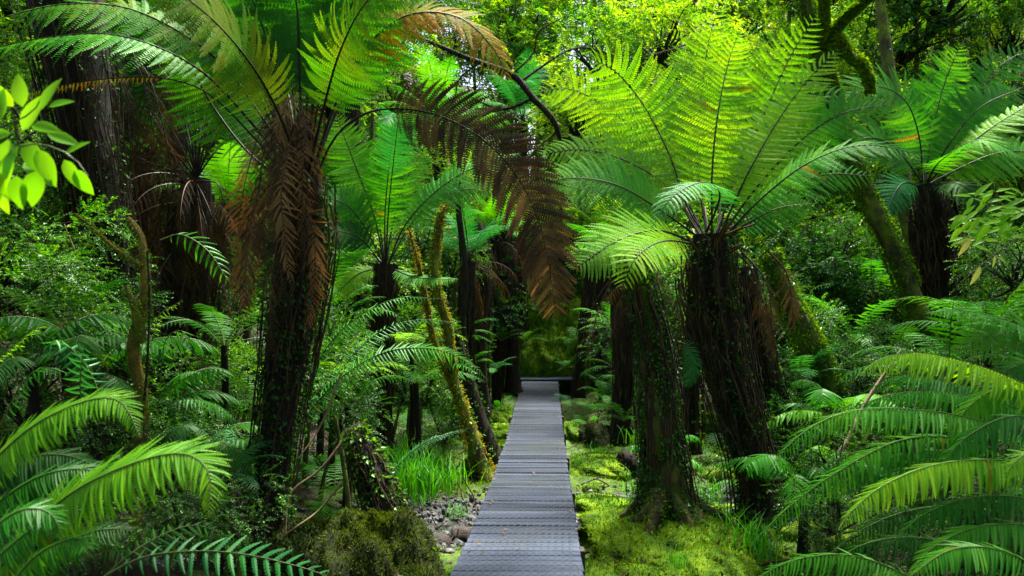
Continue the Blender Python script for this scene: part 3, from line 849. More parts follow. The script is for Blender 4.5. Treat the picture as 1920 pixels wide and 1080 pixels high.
# ---- the big dark tree fern left of the walk
C = pxcurve([(492, 1090, 5.9), (500, 960, 5.95), (520, 800, 6.0), (545, 620, 6.0), (562, 470, 6.0), (572, 330, 6.0)], 30)
T0 = C[0].copy()
t = thing('tree_fern', 'tall dark tree fern with black stalks and a skirt of dry brown fronds', 'tree fern', T0)
fern_trunk(t, T0, C, [.15, .13, .13, .15, .17, .13], 12, roots=45, moss=3000, leafy=4200, r0=.005, spread=1.35)
D = 6.0
TF1 = [
 ([(565, 345, D), (500, 232, D + .1), (400, 105, D + .1), (255, 20, D), (120, 8, D - .2), (0, 34, D - .3)], .42, 'frond_olive', (0, -.7, .8), 32, .3),
 ([(562, 350, D), (480, 240, D), (370, 128, D - .2), (230, 68, D - .4), (90, 70, D - .5), (-40, 98, D - .6)], .34, 'frond_green', (0, -.5, .9), 30, .3),
 ([(562, 345, D), (495, 180, D + .1), (410, 50, D + .2), (300, -40, D + .3), (170, -90, D + .3)], .5, 'frond_olive', F_CAM, 28, .2),
 ([(565, 340, D), (520, 150, D), (478, 10, D), (400, -140, D - .1)], .5, 'frond_green', F_CAM, 24, .25),
 ([(570, 340, D), (562, 150, D), (555, 0, D), (520, -160, D)], .5, 'frond_green', F_CAM, 24, .25),
 ([(572, 340, D), (590, 150, D + .2), (605, 0, D + .3), (600, -160, D + .4)], .5, 'frond_green', F_CAM, 24, .25),
 ([(576, 340, D), (612, 180, D), (645, 50, D), (700, -90, D)], .5, 'frond_green', F_CAM, 24, .25),
 ([(580, 345, D), (625, 205, D), (685, 90, D), (765, 28, D), (860, 32, D), (925, 90, D), (952, 150, D)], .34, 'frond_gold', (.2, -.7, .7), 34, .25),
 ([(578, 345, D), (640, 190, D + .3), (720, 60, D + .4), (820, 0, D + .5), (900, 10, D + .5)], .38, 'frond_olive', F_CAM, 26, .25),
 ([(555, 350, D), (470, 290, D + .3), (400, 200, D + .5), (340, 100, D + .5), (250, 40, D + .4)], .34, 'frond_olive', F_CAM, 26, .3),
 ([(568, 345, D), (530, 230, D - .3), (470, 120, D - .7), (380, 20, D - 1.1), (260, -60, D - 1.4)], .42, 'frond_olive', F_CAM, 26, .25),
 ([(574, 345, D), (600, 230, D - .3), (640, 90, D - .6), (700, -10, D - .9), (800, -60, D - 1.)], .40, 'frond_olive', F_CAM, 26, .25),
 ([(566, 345, D), (545, 200, D + .3), (520, 80, D + .7), (510, -20, D + 1.)], .42, 'frond_green', F_CAM, 22, .2),
]
for i, (pts, w, mat, face, n, dr) in enumerate(TF1):
    make_frond(t, T0, pts, w, mat, 'stipe', face, n=n, t0=.34 if i not in (7, 1, 0) else .38, separate=i in (0, 1, 7), r0=.014, droop=dr)
# bare stalks between them
for dx in (-150, -120, -95, -60, -35, -10, 15, 40, 58, 80):
    pts = [(568 + dx * .1, 350, D + .05), (568 + dx * .45, 210, D + .1), (568 + dx * .9, 60, D + .2), (568 + dx * 1.4, -90, D + .3)]
    make_frond(t, T0, pts, .36, 'frond_green', 'stipe', F_CAM, n=16, t0=.55, r0=.012)
# the large brown dead frond hanging over the walk
make_frond(t, T0, [(585, 350, D), (630, 255, D - .05), (700, 208, D - .2), (800, 210, D - .35), (890, 250, D - .5), (955, 310, D - .55), (1005, 400, D - .55), (1028, 490, D - .55), (1042, 592, D - .5)],
           .33, 'frond_dead', 'stipe', (.1, -1, .15), n=56, t0=.32, prof='even', separate=True, kind='fine', droop=.08, ang=(80, 52), r0=.010, var=(0, 1), messy=.07, missing=.01, name='dead_frond', label='large dry brown frond arching down over the boardwalk')
make_frond(t, T0, [(550, 350, D), (480, 262, D - .1), (390, 175, D - .3), (300, 146, D - .4), (180, 150, D - .5), (60, 172, D - .5), (-20, 190, D - .5)],
           .075, 'frond_gold', 'stipe', F_UP, n=34, t0=.5, droop=.7, r0=.009, label='thin old frond with shrunken golden leaflets')
SK = [([(520, 200, 5.85), (505, 290, 5.72), (512, 400, 5.7), (530, 540, 5.72)], .17), ([(545, 260, 5.8), (528, 360, 5.68), (535, 450, 5.66), (545, 530, 5.68)], .15),
      ([(500, 250, 5.9), (480, 380, 5.8), (462, 500, 5.75), (450, 630, 5.8)], .20), ([(490, 330, 5.9), (470, 420, 5.9), (460, 520, 5.9), (470, 600, 5.9)], .18),
      ([(540, 330, 5.75), (520, 450, 5.7), (505, 560, 5.7), (515, 680, 5.75)], .15), ([(560, 350, 5.8), (590, 450, 5.8), (585, 560, 5.8), (570, 640, 5.85)], .15),
      ([(585, 330, 6.0), (612, 400, 6.0), (600, 520, 6.0), (590, 600, 6.0)], .14), ([(505, 200, 6), (470, 300, 5.95), (450, 400, 5.95), (445, 520, 5.95)], .18),
      ([(530, 140, 5.9), (515, 200, 5.8), (520, 300, 5.72), (525, 380, 5.7)], .15)]
rs = random.Random(3)
for k in range(18):
    x0 = rs.uniform(505, 600); y0 = rs.uniform(170, 380); x2 = x0 + rs.uniform(-100, 20); y2 = y0 + rs.uniform(190, 330); dd_ = rs.uniform(-.30, .1)
    SK.append(([(560, y0 - 20, 6.0), (x0, y0 + 15, 6.0 + dd_), ((x0 + x2) / 2 - 6, (y0 + y2) / 2, 5.97 + dd_), (x2, y2, 5.98 + dd_)], rs.uniform(.13, .21)))
for k, (pts, w) in enumerate(SK):
    make_frond(t, T0, pts, w, ('frond_dead', 'frond_tan')[k % 2], 'stipe_brown', (random.uniform(-.4, .4), -1, .2), n=30, t0=.05, kind='comb', droop=.6, var=(1, 2, 4), messy=.25, r0=.006, name='dead_frond', missing=.06)

# ---- second dark tree fern behind it
C = pxcurve([(330, 930, 8.0), (345, 800, 8.), (355, 640, 8.), (362, 480, 8.), (368, 335, 8.)], 26)
T0 = C[0].copy(); D = 8.0
t = thing('tree_fern', 'shaggy dark tree fern with a fan of thin black stalks, behind the left thicket', 'tree fern', T0)
fern_trunk(t, T0, C, [.18, .15, .15, .17, .17, .13], 13, roots=60, moss=1500, r0=.007, spread=1.4)
for k, (x1, y1, x2, y2) in enumerate([(300, 210, 220, 90), (322, 180, 285, 60), (345, 170, 335, 20), (365, 170, 375, 30), (390, 180, 425, 60), (405, 200, 470, 110), (420, 230, 510, 170), (430, 262, 500, 235), (285, 250, 190, 180), (275, 290, 170, 260), (380, 220, 400, 120), (350, 240, 320, 130)]):
    xm, ym = (x1 + 368) / 2, (y1 + 335) / 2
    make_frond(t, T0, [(368, 335, D), (xm, ym - 8, D), (x1, y1, D + .2), (x2, y2, D + .4), (x2 + (x2 - x1) * .6, y2 - 10, D + .3)], .42, ('frond_green', 'frond_deep', 'frond_green')[k % 3], 'stipe', F_CAM, n=22, t0=.45, r0=.011)
for k, (x1, y1, x2, y2) in enumerate([(330, 450, 320, 640), (300, 400, 260, 600), (280, 360, 225, 520), (350, 420, 335, 560), (400, 420, 420, 540), (415, 360, 425, 500), (390, 460, 380, 700), (310, 500, 300, 700), (260, 330, 200, 450), (250, 420, 235, 640), (335, 600, 330, 740), (225, 300, 190, 420)]):
    make_frond(t, T0, [(365, 340, D - .1), ((x1 + 365) / 2, (y1 + 320) / 2, D - .2), (x1, y1, D - .3), (x2, y2, D - .25)], .24, 'frond_dead', 'stipe', (0, -1, .3), n=20, t0=.3, kind='comb', droop=1.1, var=(2, 4), messy=.3, r0=.009, name='dead_frond', missing=.1)

for k in range(26):
    a = random.uniform(0, 6.28)
    o = obj('dead_frond', FM['dead', 'brown'][k % 3], t, tuple(C[-1] - T0 + np.array([0, 0, random.uniform(-.7, .02)]))); rot_z(o, a, random.uniform(-.1, .3), 0, random.uniform(.7, 1.25))
C = pxcurve([(300, 930, 8.7), (290, 760, 8.7), (270, 560, 8.7), (235, 330, 8.7), (205, 110, 8.7)], 26)
T0 = C[0].copy()
t = thing('tree_fern', 'leaning dark tree fern smothered in hanging dead fronds, left of the fan of stalks', 'tree fern', T0)
fern_trunk(t, T0, C, [.18, .16, .16, .16, .15], 19, roots=70, moss=1500, leafy=800, r0=.007, spread=1.5)
generic_crown(t, (C[-1] - T0)[2], 10, ('tree', 'deep'), 91, .9, 0, (float((C[-1] - T0)[0]), 0))
rs = random.Random(8)
for k in range(22):
    x0 = rs.uniform(180, 290); y0 = rs.uniform(90, 260); x2 = x0 + rs.uniform(40, 130); y2 = y0 + rs.uniform(260, 430); dp = rs.uniform(7.7, 8.5)
    make_frond(t, T0, [(222, y0 - 30, 8.6), (x0, y0, dp), ((x0 + x2) / 2 + 10, (y0 + y2) / 2 - 20, dp - .1), (x2, y2, dp)], rs.uniform(.14, .24), 'frond_dead', 'stipe', (rs.uniform(-.3, .3), -1, .3), n=22, t0=.25, kind='comb', droop=.9, var=(2, 4), messy=.3, r0=.009, name='dead_frond', missing=.1)
# ---- slim tree fern between
C = pxcurve([(712, 870, 9.3), (713, 760, 9.3), (718, 640, 9.3), (722, 540, 9.3), (724, 495, 9.3)], 20)
T0 = C[0].copy(); D = 9.3
t = thing('tree_fern', 'slim black-trunked tree fern left of the boardwalk, one frond held straight up', 'tree fern', T0)
fern_trunk(t, T0, C, [.13, .11, .105, .12, .13], 14, roots=60, r0=.006, drop=(.5, 1), spread=1.1, flare=.1)
TF3 = [([(723, 495, D), (722, 400, D), (732, 290, D), (742, 225, D - .1)], .34, 'frond_green', F_FRONT, .22),
       ([(724, 495, D), (728, 400, D - .2), (738, 300, D - .4), (745, 232, D - .6), (738, 212, D - .8), (720, 235, D - 1.0)], .26, 'frond_blue', F_CAM, .5),
       ([(720, 495, D), (700, 400, D), (662, 300, D + .1), (630, 215, D + .2)], .34, 'frond_green', F_CAM, .3),
       ([(718, 492, D), (680, 420, D - .1), (640, 378, D - .2), (585, 372, D - .3)], .3, 'frond_green', F_CAM, .3),
       ([(716, 495, D), (672, 445, D - .2), (610, 428, D - .4)], .25, 'frond_deep', F_CAM, .3),
       ([(728, 495, D), (758, 425, D), (810, 365, D), (880, 318, D), (975, 288, D)], .34, 'frond_green', (0, -.7, .8), .25),
       ([(728, 495, D), (775, 415, D + .2), (840, 362, D + .3), (935, 350, D + .3)], .3, 'frond_green', F_CAM, .3),
       ([(722, 495, D), (752, 360, D + .3), (800, 270, D + .5)], .3, 'frond_green', F_CAM, .3),
       ([(715, 500, D), (670, 515, D - .2), (622, 560, D - .3)], .2, 'frond_lime', F_CAM, .15),
       ([(728, 500, D), (780, 520, D - .3), (858, 524, D - .5)], .2, 'frond_green', F_UP, .15),
       ([(722, 495, D), (706, 380, D + .2), (700, 290, D + .3)], .3, 'frond_green', F_CAM, .3),
       ([(720, 495, D), (680, 470, D + .2), (600, 500, D + .2)], .25, 'frond_green', F_CAM, .3)]
for i, (pts, w, mat, face, t0) in enumerate(TF3):
    make_frond(t, T0, pts, w, mat, 'stipe', face, n=28, t0=t0, r0=.011, droop=.15, separate=i == 0)

# ---- tree fern on the right slope
C = pxcurve([(1790, 720, 9.5), (1778, 600, 9.5), (1762, 480, 9.5), (1740, 345, 9.5)], 22)
T0 = C[0].copy(); D = 9.5
t = thing('tree_fern', 'spreading tree fern on the right slope with a dark root-hung trunk', 'tree fern', T0)
fern_trunk(t, T0, C, [.2, .17, .17, .14], 15, roots=110, moss=500, r0=.009, spread=1.4, leafy=800)
TF5 = [([(1730, 342, D), (1724, 260, D), (1698, 190, D - .1), (1640, 162, D - .2), (1562, 200, D - .3)], .45, F_CAM, 'frond_green'),
       ([(1735, 340, D), (1748, 250, D + .2), (1770, 160, D + .3), (1800, 85, D + .3)], .45, F_FRONT, 'frond_green'),
       ([(1738, 340, D), (1780, 270, D), (1840, 200, D), (1915, 165, D)], .42, F_CAM, 'frond_green'),
       ([(1740, 342, D), (1800, 285, D - .2), (1870, 232, D - .3), (1960, 178, D - .4)], .38, F_UP, 'frond_lime'),
       ([(1742, 345, D), (1810, 310, D), (1880, 285, D), (1980, 285, D)], .40, F_CAM, 'frond_green'),
       ([(1728, 342, D), (1690, 290, D), (1640, 258, D), (1570, 275, D)], .38, F_CAM, 'frond_green'),
       ([(1732, 340, D), (1725, 250, D + .4), (1738, 150, D + .6)], .42, F_FRONT, 'frond_green'),
       ([(1728, 350, D), (1690, 345, D - .3), (1660, 400, D - .5)], .28, F_CAM, 'frond_blue'),
       ([(1738, 340, D), (1800, 240, D + .4), (1880, 120, D + .6), (1960, 90, D + .6)], .42, F_CAM, 'frond_green'),
       ([(1742, 350, D), (1800, 345, D - .4), (1860, 400, D - .6)], .3, F_CAM, 'frond_deep'),
       ([(1738, 342, D), (1765, 300, D - .4), (1840, 262, D - .8), (1930, 300, D - 1.)], .3, F_UP, 'frond_green')]
for i, (pts, w, face, mat) in enumerate(TF5):
    make_frond(t, T0, pts, w, mat, 'stipe', face, n=27, t0=.16, r0=.011, droop=.18, separate=i in (0, 1, 3))

# ---- further tree ferns, built from shared fronds
def far_fern(px, py, Y, key, n, label, L=1.0, rad=.12, roots=30, group=None, seed=0, skirt=0):
    c = P(px, py, Y); gz = ground_at(c[0], c[1]) - .1
    T0 = np.array([c[0], c[1], gz])
    t = thing('tree_fern', label, 'tree fern', T0, group)
    C = spline([T0, (T0 + c) / 2 + [random.uniform(-.1, .1), 0, 0], c], 16)
    obj('trunk', trunk_mesh('trunk', C, [rad * 1.2, rad, rad * 1.1, rad], 'fibre', 10, .18, seed, T0), t)
    if roots:
        V, Q = strands(C, [rad] * 4, roots, seed, .008); obj('hanging_roots', Geo().add(V - T0, Q).mesh('hanging_roots', [M['root']]), t, kind='stuff')
    generic_crown(t, c[2] - gz, n, ('tree', key), seed, L)
    for i in range(skirt):
        o = obj('dead_frond', FM['dead', 'brown'][i % 3], t, (0, 0, c[2] - gz - .05)); rot_z(o, i * 2.4 + .4, random.uniform(-.2, .2), 0, random.uniform(.8, 1.2))
    return t
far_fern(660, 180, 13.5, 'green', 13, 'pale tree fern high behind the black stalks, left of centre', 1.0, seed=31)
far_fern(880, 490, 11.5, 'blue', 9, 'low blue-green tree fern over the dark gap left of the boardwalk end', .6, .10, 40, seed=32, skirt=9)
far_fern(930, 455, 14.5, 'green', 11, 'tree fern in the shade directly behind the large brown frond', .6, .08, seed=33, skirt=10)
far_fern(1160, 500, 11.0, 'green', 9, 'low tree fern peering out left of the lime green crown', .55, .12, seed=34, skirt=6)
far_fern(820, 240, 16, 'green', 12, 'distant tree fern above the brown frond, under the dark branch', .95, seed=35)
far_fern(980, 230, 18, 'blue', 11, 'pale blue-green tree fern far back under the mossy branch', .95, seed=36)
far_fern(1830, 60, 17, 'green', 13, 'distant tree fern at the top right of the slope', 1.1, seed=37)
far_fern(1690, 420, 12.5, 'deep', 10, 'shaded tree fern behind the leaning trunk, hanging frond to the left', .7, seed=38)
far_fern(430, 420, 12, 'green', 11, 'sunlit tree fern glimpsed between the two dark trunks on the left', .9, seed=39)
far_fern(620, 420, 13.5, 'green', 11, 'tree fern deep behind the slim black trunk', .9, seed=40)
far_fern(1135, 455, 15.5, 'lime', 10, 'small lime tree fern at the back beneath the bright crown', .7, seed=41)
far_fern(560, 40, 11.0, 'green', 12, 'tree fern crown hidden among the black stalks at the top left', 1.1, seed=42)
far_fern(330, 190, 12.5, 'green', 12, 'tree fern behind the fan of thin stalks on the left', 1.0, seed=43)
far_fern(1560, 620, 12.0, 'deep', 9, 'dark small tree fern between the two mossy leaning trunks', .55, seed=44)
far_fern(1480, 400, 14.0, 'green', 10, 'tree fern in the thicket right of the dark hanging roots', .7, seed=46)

# ================================================================== OTHER TRUNKS
def bare_trunk(name, pts, rad, mat, label, cat, moss=0, moss_mat='moss_tuft', leafy=0, leaf_mat_='leaf_green', roots=0, seed=0, sides=12, n=26, flare=.3, size=.03, lsize=.045, branches=(), patch=.4, amp=.16, drop=(.4, 1), r0=.005):
    C = pxcurve(pts, n); T0 = C[0].copy()
    t = thing(name, label, cat, T0)
    obj('trunk', trunk_mesh('trunk', C, rad, mat, sides, amp, seed, T0, flare), t)
    if moss:
        V, Q = surf_scatter(C, rad, moss, size, seed + 1, .12, patch=patch, flare=flare)
        obj('moss', Geo().add(V - T0, Q).mesh('moss', [M[moss_mat]]), t, kind='stuff')
    if leafy:
        V, Q = surf_scatter(C, rad, leafy, lsize, seed + 2, .35, down=.45, patch=patch * .8, aspect=.6, flare=flare)
        obj('climbing_leaves', Geo().add(V - T0, Q).mesh('climbing_leaves', [M[leaf_mat_]]), t, kind='stuff')
    if roots:
        V, Q = strands(C, rad, roots, seed, r0, drop, 1.3); obj('hanging_roots', Geo().add(V - T0, Q).mesh('hanging_roots', [M['root']]), t, kind='stuff')
    for bp_, br, bm in branches:
        Cb = pxcurve(bp_, 16)
        bo = obj('branch', trunk_mesh('branch', Cb, br, bm, 8, .2, seed + 5, T0, 0), t)
        if moss:
            V, Q = surf_scatter(Cb, br, int(moss * .4), size, seed + 9, .3, patch=patch)
            obj('moss', Geo().add(V - T0, Q).mesh('moss', [M[moss_mat]]), bo, kind='stuff')
    return t
t = bare_trunk('overgrown_tree', [(1250, 985, 6.4), (1246, 890, 6.4), (1234, 780, 6.4), (1228, 660, 6.45), (1206, 560, 6.5), (1197, 500, 6.6), (1192, 468, 6.65)], [.18, .15, .13, .13, .11, .10, .09, .05], 'bark_brown',
           'thick upright trunk overgrown with tiny leaves, on the green mound right of the boardwalk', 'tree trunk', 14000, 'moss_tuft', 9000, 'leaf_green', 70, 51, 20, flare=.7, lsize=.030, patch=.38, amp=.34, size=.022,
           branches=[])
for rp in ([(1240, 930, 6.25), (1200, 975, 6.15), (1150, 1000, 6.1), (1105, 1030, 6.0)], [(1262, 935, 6.25), (1290, 985, 6.1), (1318, 1040, 5.95), (1325, 1090, 5.8)], [(1238, 930, 6.2), (1222, 985, 6.0), (1200, 1030, 5.85), (1165, 1075, 5.7)], [(1225, 930, 6.3), (1180, 950, 6.4), (1130, 958, 6.5)], [(1275, 930, 6.35), (1330, 960, 6.4), (1390, 985, 6.5)]):
    Cr = pxcurve(rp, 18)
    Cr[:, 2] = np.minimum(Cr[:, 2], hground(Cr[:, 0], Cr[:, 1]) + np.linspace(.5, .04, 18)) + .01
    ro = obj('root', trunk_mesh('root', Cr, [.07, .045, .035, .015], 'bark_brown', 8, .3, 3, P(1250, 985, 6.4), 0), t)
    V, Q = surf_scatter(Cr, [.07, .045, .035, .015], 900, .022, 5, .3, patch=.35)
    obj('moss', Geo().add(V - P(1250, 985, 6.4), Q).mesh('moss', [M['moss_tuft']]), ro, kind='stuff')
pc = P(1193, 474, 6.65) - P(1250, 985, 6.4)
for k in range(12):
    o = obj('dead_frond', FM['dead', 'brown'][k % 3], t, tuple(pc + np.array([.02, 0, -random.uniform(.05, .45)]))); rot_z(o, k * 2.4 + 1, random.uniform(-.1, .2), 0, random.uniform(.35, .6))
bare_trunk('leaning_tree', [(1760, 690, 9.0), (1725, 600, 9.0), (1680, 480, 9.0), (1625, 370, 9.0), (1585, 260, 9.1), (1545, 130, 9.2), (1510, 0, 9.3), (1480, -120, 9.4)], [.13, .115, .105, .10, .095, .09, .08, .07], 'bark',
           'long leaning trunk with yellow-green moss, crossing the right side up to the top edge', 'tree', 12000, 'moss_tuft', 0, seed=52, sides=14, n=40, flare=.1, patch=.30, size=.042,
           branches=[([(1522, 45, 9.25), (1560, 60, 9.2), (1580, 90, 9.1), (1620, 125, 9.0), (1632, 175, 9.0)], [.05, .05, .05, .045, .03], 'bark_gold'), ([(1530, 90, 9.2), (1545, 40, 9.1), (1545, -20, 9.)], [.04, .035, .03], 'bark_gold'), ([(1560, 60, 9.2), (1600, 20, 9.1), (1660, -30, 9.)], [.035, .03, .02], 'bark_gold')])
bare_trunk('leaning_tree', [(1600, 830, 8.4), (1555, 740, 8.4), (1520, 650, 8.4), (1470, 550, 8.5), (1440, 470, 8.6)], [.16, .14, .13, .12, .1], 'bark',
           'shorter mossy leaning trunk just right of the dark hanging roots', 'tree', 7000, 'moss_tuft', 600, seed=53, flare=.1, size=.04)
bare_trunk('leaning_tree', [(1810, 690, 10.2), (1775, 600, 10.2), (1735, 500, 10.3), (1700, 400, 10.4), (1688, 300, 10.5), (1665, 120, 10.7), (1640, -80, 10.9)], [.15, .13, .12, .11, .1, .08, .06, .05], 'bark',
           'dark green mossy trunk close behind the long leaning trunk', 'tree', 2200, 'moss_dark', 300, seed=54, flare=.1)
bare_trunk('dark_tree', [(245, 900, 7.2), (232, 700, 7.2), (215, 520, 7.2), (180, 330, 7.2), (150, 150, 7.2), (120, 0, 7.2)], [.19, .18, .18, .2, .24, .3], 'bark_dark',
           'massive dark trunk wound with thin vines near the left edge', 'tree trunk', 2500, 'moss_dark', 2500, 'leaf_dark', seed=55, roots=90, sides=14, drop=(.5, 1))
bare_trunk('mossy_sapling', [(262, 1040, 5.2), (258, 900, 5.2), (268, 760, 5.2), (250, 650, 5.2), (272, 560, 5.2), (266, 450, 5.25), (240, 410, 5.3)], [.045, .035, .035, .04, .045, .03, .02], 'bark_gold',
           'thin crooked sapling with yellow moss and a bare side branch, left foreground', 'tree', 1600, 'moss_tuft', 0, seed=56, sides=8, flare=0, size=.02,
           branches=[([(268, 640, 5.2), (250, 570, 5.1), (236, 535, 5.1)], [.035, .03, .012], 'bark'), ([(268, 500, 5.2), (215, 465, 5.2), (165, 420, 5.2), (140, 400, 5.2)], [.018, .014, .01, .005], 'bark_gold'), ([(262, 820, 5.18), (275, 700, 5.12), (280, 560, 5.1), (276, 470, 5.1)], [.008, .008, .008, .006], 'stipe')])
bare_trunk('mossy_tree', [(905, 900, 9.0), (886, 820, 9.0), (850, 705, 9.0), (838, 610, 9.0), (815, 520, 9.0), (826, 410, 9.1), (838, 380, 9.2)], [.10, .065, .05, .045, .045, .04, .02], 'bark',
           'slender tree sheathed in golden moss, leaning from the boardwalk up to the left', 'tree', 4200, 'moss_gold', 500, seed=57, sides=10, flare=.6, size=.035,
           branches=[([(862, 760, 9.0), (815, 640, 9.1), (790, 520, 9.1), (768, 430, 9.1)], [.03, .035, .03, .015], 'bark')])
bare_trunk('mossy_tree', [(925, 880, 9.6), (900, 800, 9.6), (872, 700, 9.6), (850, 620, 9.6)], [.16, .12, .08, .06], 'bark_dark',
           'dark mossy foot of a leaning tree at the left edge of the boardwalk', 'tree', 2200, 'moss_dark', 500, seed=58, sides=10, flare=.5)
bare_trunk('dark_tree', [(962, 735, 14.5), (960, 640, 14.5), (955, 520, 14.5), (950, 430, 14.5)], [.13, .10, .10, .12], 'bark_dark', 'dark trunk standing at the left corner of the boardwalk end', 'tree trunk', 900, 'moss_dark', 0, seed=59, roots=30)
bare_trunk('dark_tree', [(905, 790, 12.5), (900, 650, 12.5), (905, 500, 12.5), (890, 420, 12.5)], [.12, .10, .11, .13], 'bark_dark', 'dark trunk in deep shade, second one left of the boardwalk end', 'tree trunk', 500, 'moss_dark', 0, seed=60, roots=40)
bare_trunk('dark_tree', [(1083, 745, 14.0), (1092, 640, 14.0), (1105, 540, 14.0), (1112, 430, 14.0)], [.1, .085, .09, .12], 'bark_dark', 'slim dark trunk on the right of the boardwalk end, tilted right', 'tree trunk', 300, 'moss_dark', 0, seed=61, roots=20)
bare_trunk('dark_tree', [(1298, 850, 8.2), (1296, 740, 8.2), (1300, 620, 8.2), (1310, 500, 8.2)], [.08, .075, .08, .09], 'bark_dark', 'thin dark stem close behind the mossy column and the bright tree fern', 'tree trunk', 200, 'moss_dark', 300, seed=62, roots=30)
bare_trunk('dark_tree', [(875, 700, 11.0), (868, 600, 11.0), (872, 500, 11.0), (860, 380, 11.0), (866, 230, 11.0)], [.045, .04, .04, .03, .02], 'bark_dark', 'thin dark stem just right of the golden moss tree', 'tree trunk', 200, 'moss_dark', 0, seed=63, roots=10)
bare_trunk('dark_tree', [(1480, 900, 8.0), (1450, 760, 8.0), (1420, 620, 8.0), (1395, 500, 8.0)], [.13, .1, .1, .12], 'bark_dark', 'dark trunk with trailing roots right behind the bright tree fern', 'tree trunk', 900, 'moss_dark', 800, seed=64, roots=70)
bare_trunk('dead_branch', [(1520, 890, 6.5), (1580, 840, 6.6), (1620, 760, 6.8), (1690, 655, 7.0)], [.02, .02, .018, .01], 'vine', 'pale bare stick leaning under the right-hand ferns', 'branch', seed=65, sides=6, flare=0)
# dark branch hanging across the top centre
bare_trunk('overhanging_branch', [(760, 60, 12.0), (880, 110, 12.0), (960, 140, 12.0), (1000, 185, 11.9), (1040, 230, 11.8), (1060, 300, 11.8)], [.02, .03, .04, .055, .045, .015], 'bark_dark',
           'dark mossy branch hanging across the top centre among lime leaves', 'branch', 1500, 'moss_dark', 0, seed=66, flare=0,
           branches=[([(1000, 185, 11.9), (940, 205, 11.8), (880, 180, 11.8)], [.025, .02, .008], 'bark_dark'), ([(1040, 230, 11.8), (1050, 240, 11.8), (1010, 275, 11.8), (985, 300, 11.7)], [.02, .02, .018, .008], 'bark'),
                     ([(980, 150, 12), (1080, 90, 12), (1180, 110, 12.1), (1270, 90, 12.1)], [.018, .014, .012, .008], 'bark_dark'), ([(960, 140, 12.), (1000, 100, 12.), (1010, 60, 12.), (1060, 30, 12.)], [.015, .012, .01, .006], 'bark_dark'), ([(900, 115, 12.), (860, 150, 11.9), (850, 190, 11.9), (800, 230, 11.9)], [.014, .012, .009, .005], 'bark_dark')])
# background stems on the slope
for i, (x0, y0, x1, y1, Yd, r_) in enumerate([(1480, 380, 1530, -60, 17, .10), (1180, 360, 1150, -60, 20, .10), (1720, 330, 1700, -60, 15, .09), (1870, 430, 1850, 80, 13.5, .08), (1260, 300, 1300, -80, 22, .10), (640, 330, 610, -80, 19, .10), (1050, 420, 1080, 40, 19, .08), (760, 430, 800, 120, 17, .07), (430, 560, 450, 200, 13, .08), (60, 620, 20, 180, 10, .08)]):
    where = ['behind the bright crown on the right', 'behind the left tips of the bright crown', 'above the right slope fern', 'near the right edge', 'high behind the tallest lime frond', 'behind the black stalks at top left', 'above the brown dead frond', 'left of the brown dead frond', 'between the two dark left tree ferns', 'at the far left edge behind the fresh leaves'][i]
    bare_trunk('thin_tree', [(x0, y0, Yd), ((x0 * 2 + x1) / 3, (y0 * 2 + y1) / 3, Yd), ((x0 + 2 * x1) / 3 + 12, (y0 + 2 * y1) / 3, Yd), (x1, y1, Yd)], [r_ * .6, r_ * .5, r_ * .45, r_ * .3], 'bark', 'thin mossy stem ' + where, 'tree', 500, 'moss_tuft', seed=70 + i, sides=8, flare=0, size=.05)

# stump and root mass, left of the walk
def blob(name, c, size, mat, seed, lumps=.25, sub=(72, 36), cut=-0.55, flat=1.0):
    """noisy dome, size = half axes"""
    a = np.linspace(0, 2 * np.pi, sub[0], endpoint=False); e = np.linspace(cut * np.pi / 2, np.pi / 2 * .995, sub[1])
    E, A = np.meshgrid(e, a, indexing='ij')
    d = np.stack([np.cos(E) * np.cos(A), np.cos(E) * np.sin(A), np.sin(E)], -1)
    nz = fbm(d[..., 0] * 2.2 + 7 + d[..., 2], d[..., 1] * 2.2 + 3 - d[..., 2] * 1.3, seed, 5) + .22 * (np.abs(fbm(d[..., 0] * 6 + 3, d[..., 1] * 6 + d[..., 2] * 4, seed + 50, 3)) - .1)
    rr = 1 + lumps * 2.2 * nz
    V = d * rr[..., None] * np.asarray(size)
    i, j = np.meshgrid(np.arange(sub[1] - 1), np.arange(sub[0]), indexing='ij')
    Q = np.stack([i * sub[0] + j, i * sub[0] + (j + 1) % sub[0], (i + 1) * sub[0] + (j + 1) % sub[0], (i + 1) * sub[0] + j], -1)
    g = Geo().add(V, Q)
    n0 = sub[0] * (sub[1] - 1)
    V2 = V.reshape(-1, 3)
    g.add(np.vstack([V2[-sub[0]:], V2[-sub[0]:].mean(0)]), tris=[(k, (k + 1) % sub[0], sub[0]) for k in range(sub[0])])
    return g.mesh(name, [M[mat]], True), V

def tufts_on(V, n, size, seed, kind='moss', up=.6, blade=.22):
    """short blades on a (rows, cols, 3) grid surface"""
    r = np.random.default_rng(seed)
    i = r.integers(0, V.shape[0] - 1, n); j = r.integers(0, V.shape[1], n); j2 = (j + 1) % V.shape[1]
    u, v = r.random((n, 1)), r.random((n, 1))
    a, b, c = V[i, j], V[i, j2], V[i + 1, j]
    p = a + (b - a) * u + (c - a) * v
    nn = nrm(np.cross(b - a, c - a))
    d = nrm(nn * .8 + np.array([0, 0, up]) + r.normal(0, .45, (n, 3)))
    Mx = frames(d, r.normal(0, 1, (n, 3))) * (size * r.uniform(.5, 1.4, n))[:, None, None]
    W = np.array([[0, -blade, 0], [0, blade, 0], [1, .02, .1]])
    return rep(W, Mx, p), repf(np.array([[0, 1, 2]]), 3, n)

